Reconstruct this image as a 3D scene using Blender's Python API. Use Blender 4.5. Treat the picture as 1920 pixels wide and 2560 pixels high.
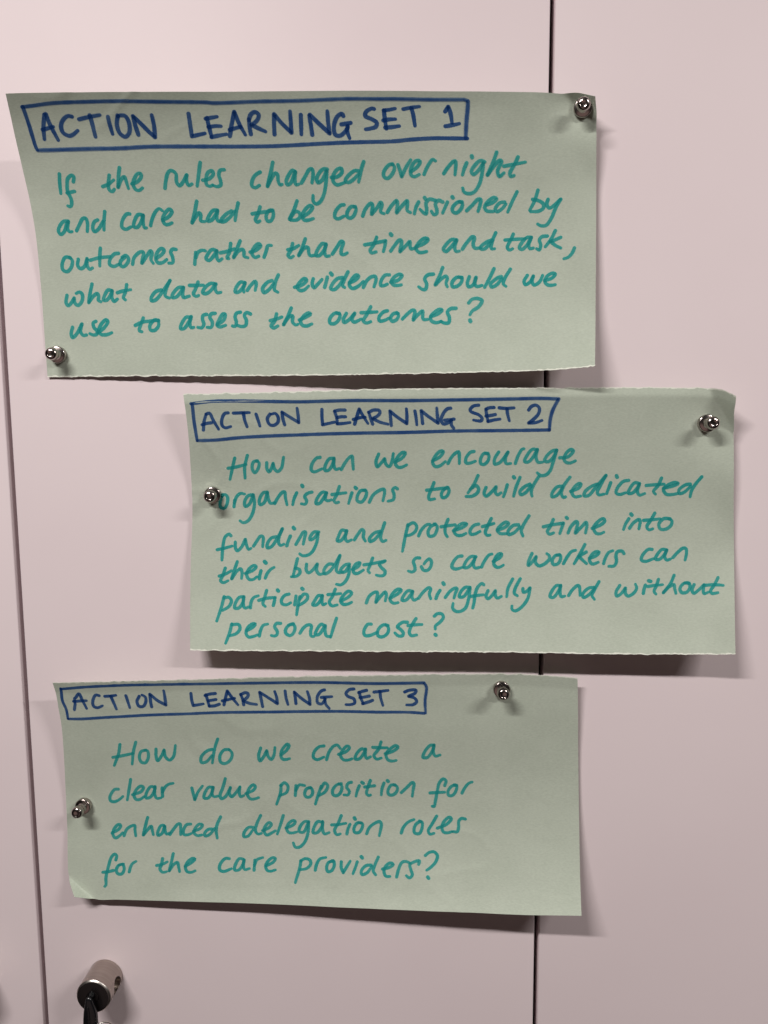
import bpy, bmesh, math, random
from mathutils import Vector, Matrix, noise

random.seed(7)
S = bpy.context.scene
COL = S.collection
for o in list(bpy.data.objects):
    bpy.data.objects.remove(o)

# ------------------------------------------------------------------ camera
EYE = 1.5                      # camera height above the floor, metres
CAM_D = 0.55723
CAM_R = [[0.9980153047643153, -0.000544702106905934, 0.06296947479378871], [0.06261560860758436, 0.114795282447238, -0.991413802953419], [-0.0066885734572228565, 0.9933890206900183, 0.11460155565101963]]

cam_data = bpy.data.cameras.new('camera')
cam_data.sensor_fit = 'VERTICAL'
cam_data.sensor_height = 36.0
cam_data.lens = 1900.0 / 2560.0 * 36.0
cam_data.clip_start = 0.01
cam_data.clip_end = 50
cam = bpy.data.objects.new('camera', cam_data)
COL.objects.link(cam)
cam.matrix_world = Matrix.Translation((0, -CAM_D, EYE)) @ Matrix(CAM_R).to_4x4()
S.camera = cam

# ------------------------------------------------------------------ world: a dim room
world = bpy.data.worlds.new('World')
S.world = world
world.use_nodes = True
wn = world.node_tree
bg = wn.nodes['Background']
tc = wn.nodes.new('ShaderNodeTexCoord')
sx = wn.nodes.new('ShaderNodeSeparateXYZ')
rmp = wn.nodes.new('ShaderNodeValToRGB')
mp = wn.nodes.new('ShaderNodeMapRange')
mp.inputs['From Min'].default_value = -1
mp.inputs['From Max'].default_value = 1
wn.links.new(tc.outputs['Generated'], sx.inputs[0])
wn.links.new(sx.outputs['Z'], mp.inputs['Value'])
wn.links.new(mp.outputs[0], rmp.inputs[0])
wn.links.new(rmp.outputs[0], bg.inputs['Color'])
e = rmp.color_ramp.elements
e[0].position = 0.0; e[0].color = (0.30, 0.22, 0.18, 1)
e[1].position = 1.0; e[1].color = (1.0, 0.92, 0.82, 1)
bg.inputs['Strength'].default_value = 0.016
# the person taking the photograph, lit by the ceiling lights: a warm patch of the room in front of the lockers
dt = wn.nodes.new('ShaderNodeVectorMath')
dt.operation = 'DOT_PRODUCT'
dt.inputs[1].default_value = Vector((-0.12, -0.90, -0.42)).normalized()
wn.links.new(tc.outputs['Generated'], dt.inputs[0])
lobe = wn.nodes.new('ShaderNodeMapRange')
lobe.interpolation_type = 'SMOOTHSTEP'
lobe.inputs['From Min'].default_value = 0.86
lobe.inputs['From Max'].default_value = 0.95
wn.links.new(dt.outputs['Value'], lobe.inputs['Value'])
bg2 = wn.nodes.new('ShaderNodeBackground')
bg2.inputs['Color'].default_value = (0.23, 0.165, 0.152, 1)
wn.links.new(lobe.outputs[0], bg2.inputs['Strength'])
add = wn.nodes.new('ShaderNodeAddShader')
wn.links.new(bg.outputs[0], add.inputs[0])
wn.links.new(bg2.outputs[0], add.inputs[1])
wn.links.new(add.outputs[0], wn.nodes['World Output'].inputs['Surface'])

# ------------------------------------------------------------------ two ceiling strip lights
def strip(name, x, y, z, length, watts):
    d = bpy.data.lights.new(name, 'AREA')
    d.shape = 'RECTANGLE'
    d.size = length
    d.size_y = 0.06
    d.energy = watts
    d.color = (1.0, 0.966, 0.935)
    o = bpy.data.objects.new(name, d)
    COL.objects.link(o)
    o.location = (x, y, z)
    o.rotation_euler = (math.radians(3), 0, 0)
    return o
strip('ceiling_strip_light', -0.60, -1.02, 2.42, 0.62, 26.0)
strip('ceiling_strip_light.001', 1.30, -1.02, 2.42, 0.80, 28.8)

S.view_settings.view_transform = 'Standard'
S.view_settings.look = 'None'
S.view_settings.exposure = 0.05
S.view_settings.gamma = 1.0
S.cycles.transparent_max_bounces = 24
S.cycles.max_bounces = 8
S.cycles.diffuse_bounces = 4
S.cycles.caustics_reflective = True
S.cycles.blur_glossy = 0.0
S.cycles.sample_clamp_indirect = 4.0

# ------------------------------------------------------------------ materials
def new_mat(name):
    m = bpy.data.materials.new(name)
    m.use_nodes = True
    nt = m.node_tree
    return m, nt, nt.nodes['Principled BSDF'], nt.nodes['Material Output']

def N(nt, kind, **kw):
    n = nt.nodes.new(kind)
    for k, v in kw.items():
        setattr(n, k, v)
    return n

def tex_noise(nt, vec, scale, detail=3.0, rough=0.5):
    n = N(nt, 'ShaderNodeTexNoise')
    n.inputs['Scale'].default_value = scale
    n.inputs['Detail'].default_value = detail
    n.inputs['Roughness'].default_value = rough
    nt.links.new(vec, n.inputs['Vector'])
    return n

def ramp(nt, src, stops):
    r = N(nt, 'ShaderNodeValToRGB')
    while len(r.color_ramp.elements) < len(stops):
        r.color_ramp.elements.new(0.5)
    for el, (p, c) in zip(r.color_ramp.elements, stops):
        el.position = p
        el.color = (*c, 1) if len(c) == 3 else c
    nt.links.new(src, r.inputs[0])
    return r

def bump(nt, src, strength, dist, normal=None):
    b = N(nt, 'ShaderNodeBump')
    b.inputs['Strength'].default_value = strength
    b.inputs['Distance'].default_value = dist
    nt.links.new(src, b.inputs['Height'])
    if normal:
        nt.links.new(normal, b.inputs['Normal'])
    return b

def mat_door():
    m, nt, p, out = new_mat('powder_coated_steel')
    t = N(nt, 'ShaderNodeTexCoord')
    n1 = tex_noise(nt, t.outputs['Object'], 5.0, 4)
    c = ramp(nt, n1.outputs['Fac'], [(0.3, (0.745, 0.634, 0.650)), (0.7, (0.775, 0.666, 0.680))])
    # a few tiny specks of dirt
    v = N(nt, 'ShaderNodeTexVoronoi')
    v.inputs['Scale'].default_value = 26.0
    nt.links.new(t.outputs['Object'], v.inputs['Vector'])
    sp = ramp(nt, v.outputs['Distance'], [(0.018, (1, 1, 1)), (0.030, (0, 0, 0))])
    pick = N(nt, 'ShaderNodeSeparateColor')
    nt.links.new(v.outputs['Color'], pick.inputs[0])
    gt = N(nt, 'ShaderNodeMath', operation='GREATER_THAN')
    gt.inputs[1].default_value = 0.94
    nt.links.new(pick.outputs[0], gt.inputs[0])
    ml = N(nt, 'ShaderNodeMath', operation='MULTIPLY')
    nt.links.new(gt.outputs[0], ml.inputs[0])
    nt.links.new(sp.outputs[0], ml.inputs[1])
    mx = N(nt, 'ShaderNodeMix', data_type='RGBA')
    nt.links.new(ml.outputs[0], mx.inputs[0])
    nt.links.new(c.outputs[0], mx.inputs[6])
    mx.inputs[7].default_value = (0.33, 0.27, 0.25, 1)
    nt.links.new(mx.outputs[2], p.inputs['Base Color'])
    p.inputs['Roughness'].default_value = 0.56
    p.inputs['Specular IOR Level'].default_value = 0.25
    n2 = tex_noise(nt, t.outputs['Object'], 900.0, 2)
    n3 = tex_noise(nt, t.outputs['Object'], 9.0, 2)
    b1 = bump(nt, n3.outputs['Fac'], 0.25, 0.0012)
    b2 = bump(nt, n2.outputs['Fac'], 0.10, 0.0002, b1.outputs[0])
    nt.links.new(b2.outputs[0], p.inputs['Normal'])
    return m

def mat_plain(name, col, rough, metal=0.0, spec=0.5):
    m, nt, p, out = new_mat(name)
    t = N(nt, 'ShaderNodeTexCoord')
    n1 = tex_noise(nt, t.outputs['Object'], 60.0, 4)
    c = ramp(nt, n1.outputs['Fac'], [(0.25, [a*0.86 for a in col]), (0.75, [a*1.06 for a in col])])
    nt.links.new(c.outputs[0], p.inputs['Base Color'])
    r = N(nt, 'ShaderNodeMapRange')
    r.inputs['To Min'].default_value = rough*0.8
    r.inputs['To Max'].default_value = rough*1.25
    nt.links.new(n1.outputs['Fac'], r.inputs['Value'])
    nt.links.new(r.outputs[0], p.inputs['Roughness'])
    p.inputs['Metallic'].default_value = metal
    p.inputs['Specular IOR Level'].default_value = spec
    return m

def mat_satin():
    m, nt, p, out = new_mat('satin_nickel')
    t = N(nt, 'ShaderNodeTexCoord')
    mpn = N(nt, 'ShaderNodeMapping')
    mpn.inputs['Scale'].default_value = (30, 1500, 30)
    nt.links.new(t.outputs['Object'], mpn.inputs[0])
    n1 = tex_noise(nt, mpn.outputs[0], 1.0, 3)
    c = ramp(nt, n1.outputs['Fac'], [(0.3, (0.37, 0.325, 0.292)), (0.7, (0.45, 0.396, 0.356))])
    nt.links.new(c.outputs[0], p.inputs['Base Color'])
    p.inputs['Metallic'].default_value = 1.0
    p.inputs['Roughness'].default_value = 0.29
    b = bump(nt, n1.outputs['Fac'], 0.12, 0.0001)
    nt.links.new(b.outputs[0], p.inputs['Normal'])
    return m

def mat_paper(torn_top, torn_bottom, seed):
    m, nt, p, out = new_mat('pale_green_paper')
    t = N(nt, 'ShaderNodeTexCoord')
    uv = N(nt, 'ShaderNodeUVMap', uv_map='sheet')
    n1 = tex_noise(nt, t.outputs['Object'], 38.0, 5)
    c = ramp(nt, n1.outputs['Fac'], [(0.25, (0.458, 0.502, 0.416)), (0.75, (0.494, 0.537, 0.450))])
    fib = N(nt, 'ShaderNodeMapping')
    fib.inputs['Scale'].default_value = (500, 500, 1700)
    nt.links.new(t.outputs['Object'], fib.inputs[0])
    n2 = tex_noise(nt, fib.outputs[0], 1.0, 3)
    fc = ramp(nt, n2.outputs['Fac'], [(0.3, (0.89, 0.89, 0.89)), (0.7, (1.02, 1.02, 1.02))])
    mm = N(nt, 'ShaderNodeMix', data_type='RGBA', blend_type='MULTIPLY')
    mm.inputs[0].default_value = 1.0
    nt.links.new(c.outputs[0], mm.inputs[6])
    nt.links.new(fc.outputs[0], mm.inputs[7])
    col = mm.outputs[2]
    # torn edges: whiter fibres of the paper's core
    sep = N(nt, 'ShaderNodeSeparateXYZ')
    nt.links.new(uv.outputs[0], sep.inputs[0])
    n3 = tex_noise(nt, t.outputs['Object'], 260.0, 3)
    def edge(col, top):
        d = N(nt, 'ShaderNodeMath', operation='SUBTRACT')
        if top:
            nt.links.new(sep.outputs[1], d.inputs[0]); d.inputs[1].default_value = 0.0
        else:
            d.inputs[0].default_value = 1.0; nt.links.new(sep.outputs[1], d.inputs[1])
        dv = N(nt, 'ShaderNodeMath', operation='DIVIDE')
        nt.links.new(d.outputs[0], dv.inputs[0]); dv.inputs[1].default_value = 0.0135
        ad = N(nt, 'ShaderNodeMath', operation='ADD')
        nt.links.new(dv.outputs[0], ad.inputs[0]); nt.links.new(n3.outputs['Fac'], ad.inputs[1])
        r = ramp(nt, ad.outputs[0], [(0.72, (1, 1, 1)), (0.86, (0, 0, 0))])
        mx = N(nt, 'ShaderNodeMix', data_type='RGBA')
        nt.links.new(r.outputs[0], mx.inputs[0])
        nt.links.new(col, mx.inputs[6])
        mx.inputs[7].default_value = (0.74, 0.75, 0.66, 1)
        return mx.outputs[2]
    if torn_top:
        col = edge(col, True)
    if torn_bottom:
        col = edge(col, False)
    nt.links.new(col, p.inputs['Base Color'])
    p.inputs['Roughness'].default_value = 0.75
    p.inputs['Specular IOR Level'].default_value = 0.2
    b = bump(nt, n2.outputs['Fac'], 0.10, 0.0002)
    n4 = tex_noise(nt, t.outputs['Object'], 22.0, 3)
    b2 = bump(nt, n4.outputs['Fac'], 0.16, 0.0022, b.outputs[0])
    nt.links.new(b2.outputs[0], p.inputs['Normal'])
    return m

def mat_ink(name, filt, body, mixf):
    """felt-pen ink: a clear dye that filters the paper's light, with a little pigment of its own"""
    m, nt, p, out = new_mat(name)
    nt.nodes.remove(p)
    t = N(nt, 'ShaderNodeTexCoord')
    n1 = tex_noise(nt, t.outputs['Object'], 210.0, 4, 0.6)
    n2 = tex_noise(nt, t.outputs['Object'], 55.0, 2)
    ad = N(nt, 'ShaderNodeMath', operation='ADD')
    nt.links.new(n1.outputs['Fac'], ad.inputs[0]); nt.links.new(n2.outputs['Fac'], ad.inputs[1])
    f = ramp(nt, ad.outputs[0], [(0.35, [a**1.40 for a in filt]), (0.65, [a**0.72 for a in filt])])
    mul = N(nt, 'ShaderNodeMath', operation='MULTIPLY')
    nt.links.new(ad.outputs[0], mul.inputs[0]); mul.inputs[1].default_value = 0.5
    f.color_ramp.interpolation = 'LINEAR'
    nt.links.new(mul.outputs[0], f.inputs[0])
    tr = N(nt, 'ShaderNodeBsdfTransparent')
    nt.links.new(f.outputs[0], tr.inputs[0])
    df = N(nt, 'ShaderNodeBsdfDiffuse')
    df.inputs[0].default_value = (*body, 1)
    mx = N(nt, 'ShaderNodeMixShader')
    mx.inputs[0].default_value = mixf
    nt.links.new(tr.outputs[0], mx.inputs[1]); nt.links.new(df.outputs[0], mx.inputs[2])
    nt.links.new(mx.outputs[0], out.inputs['Surface'])
    return m

M_DOOR = mat_door()
M_DARK = mat_plain('dark_carcass_steel', (0.10, 0.085, 0.075), 0.6)
M_CHROME = mat_plain('dark_chrome', (0.43, 0.37, 0.35), 0.19, 1.0)
M_SATIN = mat_satin()
M_BRIGHT = mat_plain('polished_nickel', (0.80, 0.74, 0.69), 0.30, 1.0)
M_FACE = mat_plain('dark_polished_lock_face', (0.010, 0.008, 0.008), 0.22, 0.0, 0.25)
M_BLACK = mat_plain('black_plastic', (0.006, 0.006, 0.007), 0.22, 0.0, 0.5)
M_TEAL = mat_ink('teal_marker_ink', (0.420, 0.870, 0.900), (0.038, 0.375, 0.355), 0.44)
M_BLUE = mat_ink('blue_marker_ink', (0.380, 0.510, 0.820), (0.019, 0.078, 0.235), 0.36)

# ------------------------------------------------------------------ helpers
def link(name, me, mat, parent=None, loc=None):
    o = bpy.data.objects.new(name, me)
    COL.objects.link(o)
    if mat:
        me.materials.append(mat)
    if parent:
        o.parent = parent
    if loc is not None:
        o.location = loc
    return o

def tag(o, label, cat, group=None):
    o['label'] = label
    o['category'] = cat
    if group:
        o['group'] = group
    return o

def from_bm(name, bm, mat, parent=None, loc=None, smooth=False, angle=None):
    me = bpy.data.meshes.new(name)
    bmesh.ops.recalc_face_normals(bm, faces=bm.faces)
    bm.to_mesh(me)
    bm.free()
    if smooth:
        for p in me.polygons:
            p.use_smooth = True
        if angle:
            me.set_sharp_from_angle(angle=math.radians(angle))
    return link(name, me, mat, parent, loc)

def box_bm(x0, x1, y0, y1, z0, z1, bev=0.0, seg=3):
    bm = bmesh.new()
    bmesh.ops.create_cube(bm, size=1.0)
    for v in bm.verts:
        v.co = Vector(((x0+x1)/2+v.co.x*(x1-x0), (y0+y1)/2+v.co.y*(y1-y0), (z0+z1)/2+v.co.z*(z1-z0)))
    if bev:
        bmesh.ops.bevel(bm, geom=list(bm.edges), offset=bev, segments=seg, affect='EDGES', profile=0.5)
    return bm

def lathe_bm(prof, n=64):
    """profile of (radius, height) turned round the axis that points from the wall to the room (-Y)"""
    bm = bmesh.new()
    rings = []
    for r, h in prof:
        if r < 1e-7:
            rings.append([bm.verts.new((0, -h, 0))])
        else:
            rings.append([bm.verts.new((r*math.cos(2*math.pi*i/n), -h, r*math.sin(2*math.pi*i/n))) for i in range(n)])
    for a, b in zip(rings, rings[1:]):
        for i in range(n):
            j = (i+1) % n
            if len(a) == 1 and len(b) == 1:
                continue
            if len(a) == 1:
                bm.faces.new((a[0], b[i], b[j]))
            elif len(b) == 1:
                bm.faces.new((a[i], a[j], b[0]))
            else:
                bm.faces.new((a[i], a[j], b[j], b[i]))
    return bm

def arc(r0, h0, r1, h1, bulge, n=6):
    """quarter-round between two profile points"""
    out = []
    for i in range(n+1):
        t = math.pi/2*i/n
        if bulge == 'out':      # leaves along the height, arrives along the radius
            out.append((r0+(r1-r0)*(1-math.cos(t)), h0+(h1-h0)*math.sin(t)))
        else:
            out.append((r0+(r1-r0)*math.sin(t), h0+(h1-h0)*(1-math.cos(t))))
    return out

# ------------------------------------------------------------------ locker doors (the surface everything hangs on)
Z0, Z1 = 0.30, 2.20
GRP_DOOR = 'pale pink lockers in a row'
GAP_L, GAP_R = -0.31855, 0.08155
def locker(b0, b1, x0, x1, label):
    root = bpy.data.objects.new('locker', None)
    COL.objects.link(root)
    root.location = ((x0+x1)/2, 0, Z0)
    cx = root.location.x
    from_bm('door', box_bm(x0-cx, x1-cx, 0, 0.019, 0, Z1-Z0, 0.0011, 4), M_DOOR, root, None, True, 40)
    from_bm('body', box_bm(b0-cx, b1-cx, 0.026, 0.30, -0.01, Z1-Z0+0.01, 0.0004, 2), M_DARK, root, None, True, 40)
    return tag(root, label, 'locker', GRP_DOOR)
D_LEFT = locker(-0.720, GAP_L-0.00005, -0.7170, -0.32068, 'pale pink locker at the left edge, only a narrow strip of its door in view')
D_MID = locker(GAP_L, GAP_R-0.00005, -0.31640, 0.07988, 'wide pale pink locker between the two dark gaps, with the metal lock on its door')
D_RIGHT = locker(GAP_R, 0.482, 0.08322, 0.4795, 'pale pink locker right of the straight black gap, no lock on its door')

# ------------------------------------------------------------------ lock cylinder with its key
LOCKS = [(-0.26488, 1.05549), (-0.37210, 1.05119)]

LR, LH = 0.0138, 0.0250
def make_lock(door_o, x, z):
    prof = [(LR-0.0004, 0.0), (LR, 0.0005), (LR, LH-0.0014), (LR-0.0001, LH-0.0012)]
    prof += [(LR-0.0006, LH-0.0006), (LR-0.0014, LH-0.0001)]
    inner = [(LR-0.0016, LH-0.0001), (LR-0.0020, LH-0.0005), (LR-0.0024, LH-0.0009), (0.0, LH-0.0009)]
    bm = lathe_bm([(0.0, 0.0)]+prof[:3]+[(0.0, LH-0.0014)], 96)
    loc = Vector((x, 0, z))-door_o.location
    body = from_bm('lock_cylinder', bm, M_SATIN, door_o, loc, True, 35)
    # round hole drilled into the side
    cb = bmesh.new()
    bmesh.ops.create_cone(cb, cap_ends=True, segments=64, radius1=0.0064, radius2=0.0064, depth=0.012,
                          matrix=Matrix.Rotation(math.radians(3), 4, 'Y') @ Matrix.Translation((LR+0.0005, -0.0105, 0.0)) @ Matrix.Rotation(math.pi/2, 4, 'Y'))
    cut = from_bm('cut', cb, None)
    cut.matrix_world = Matrix.Translation((x, 0, z))
    md = body.modifiers.new('hole', 'BOOLEAN')
    md.object = cut
    md.solver = 'EXACT'
    bpy.context.view_layer.update()
    dg = bpy.context.evaluated_depsgraph_get()
    me = bpy.data.meshes.new_from_object(body.evaluated_get(dg))
    body.modifiers.clear()
    old = body.data
    body.data = me
    bpy.data.meshes.remove(old)
    bpy.data.objects.remove(cut)
    for p in me.polygons:
        p.use_smooth = True
    me.set_sharp_from_angle(angle=math.radians(35))
    from_bm('polished_rim', lathe_bm([(LR-0.0030, LH-0.0013), (LR, LH-0.0013)]+prof[3:]+inner[:3]+[(LR-0.0030, LH-0.0012)], 96), M_BRIGHT, body, None, True, 50)
    from_bm('lock_face', lathe_bm([(LR-0.0012, LH-0.00125), (LR-0.0012, LH-0.0002), (LR-0.0013, LH+0.0001), (LR-0.0016, LH+0.00015), (0.0052, LH+0.00015),
                                   (0.0050, LH-0.0004), (0.0046, LH-0.0004), (0.0044, LH+0.0002), (0.0, LH+0.0002)], 96), M_FACE, body, None, True, 40)
    return body
lock = make_lock(D_MID, *LOCKS[0])
lock['label'] = 'satin nickel lock cylinder with a round hole in its side'
make_lock(D_LEFT, *LOCKS[1])  # unseen lock copy beyond the left frame edge, added to cast a shadow

KX, KZ = LOCKS[0]
def prism(outline, y0, y1, taper):
    """flat moulded plate: outline in x,z, rounded over towards both faces"""
    cx = sum(p[0] for p in outline)/len(outline); cz = sum(p[1] for p in outline)/len(outline)
    bm = bmesh.new()
    t = y1-y0
    lay = [(0.0, 1-taper), (0.10, 1-taper*0.45), (0.25, 1-taper*0.1), (0.5, 1.0), (0.75, 1-taper*0.1), (0.90, 1-taper*0.45), (1.0, 1-taper)]
    rings = [[bm.verts.new((cx+(p[0]-cx)*s, y0+t*f, cz+(p[1]-cz)*s)) for p in outline] for f, s in lay]
    n = len(outline)
    for a, b in zip(rings, rings[1:]):
        for i in range(n):
            bm.faces.new((a[i], a[(i+1) % n], b[(i+1) % n], b[i]))
    bm.faces.new(rings[0]); bm.faces.new(rings[-1])
    return bm
def smooth_outline(pts, m=5):
    out = []
    n = len(pts)
    for i in range(n):
        p0, p1, p2, p3 = pts[i-1], pts[i], pts[(i+1) % n], pts[(i+2) % n]
        for s in range(m):
            f = s/m
            out.append(tuple(0.5*(2*b+(c-a)*f+(2*a-5*b+4*c-d)*f*f+(3*b-a-3*c+d)*f**3) for a, b, c, d in zip(p0, p1, p2, p3)))
    return out
def make_key(x, z):
    root = bpy.data.objects.new('key', None)
    COL.objects.link(root)
    root.location = (x-0.0006, -LH, z+0.0026)
    bow = smooth_outline([(-0.0020, 0.0012), (0.0, 0.0022), (0.0022, 0.0010), (0.0042, -0.0045), (0.0058, -0.0110), (0.0060, -0.0180), (0.0062, -0.0260),
                          (0.0040, -0.0320), (0.0, -0.0340), (-0.0042, -0.0320), (-0.0056, -0.0260), (-0.0052, -0.0180), (-0.0044, -0.0100), (-0.0032, -0.0040)])
    from_bm('bow', prism(bow, -0.0072, -0.0030, 0.16), M_BLACK, root, None, True, 50)
    rib = smooth_outline([(-0.0006, -0.0055), (0.0, -0.0050), (0.0006, -0.0055), (0.0010, -0.0150), (0.0008, -0.0200), (0.0, -0.0208), (-0.0008, -0.0200), (-0.0010, -0.0150)])
    from_bm('raised_rib', prism(rib, -0.0080, -0.0066, 0.25), M_BLACK, root, None, True, 50)
    from_bm('pivot', lathe_bm([(0.0, 0.0), (0.0026, 0.0), (0.0026, 0.0012), (0.0020, 0.0020), (0.0016, 0.0040), (0.0, 0.0044)], 40), M_BLACK, root, None, True, 40)
    return root
key = tag(make_key(KX, KZ), 'black plastic headed key hanging from the lock at bottom left', 'key')

def torus_bm(R, r, nu=64, nv=12, a0=0, a1=2*math.pi):
    bm = bmesh.new()
    rs = []
    for i in range(nu):
        a = 2*math.pi*i/nu
        rs.append([bm.verts.new(((R+r*math.cos(b))*math.cos(a), r*math.sin(b), (R+r*math.cos(b))*math.sin(a)))
                   for b in [2*math.pi*k/nv for k in range(nv)]])
    for i in range(nu):
        for k in range(nv):
            bm.faces.new((rs[i][k], rs[(i+1) % nu][k], rs[(i+1) % nu][(k+1) % nv], rs[i][(k+1) % nv]))
    return bm
ring = from_bm('key_ring', torus_bm(0.0085, 0.0006), M_BRIGHT, None, (KX+0.0077, -LH-0.0060, KZ-0.0240), True)
ring.rotation_euler = (0.15, 0, 0.7)
tag(ring, 'thin wire key ring on the black key, just showing at the bottom edge', 'key ring')

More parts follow.
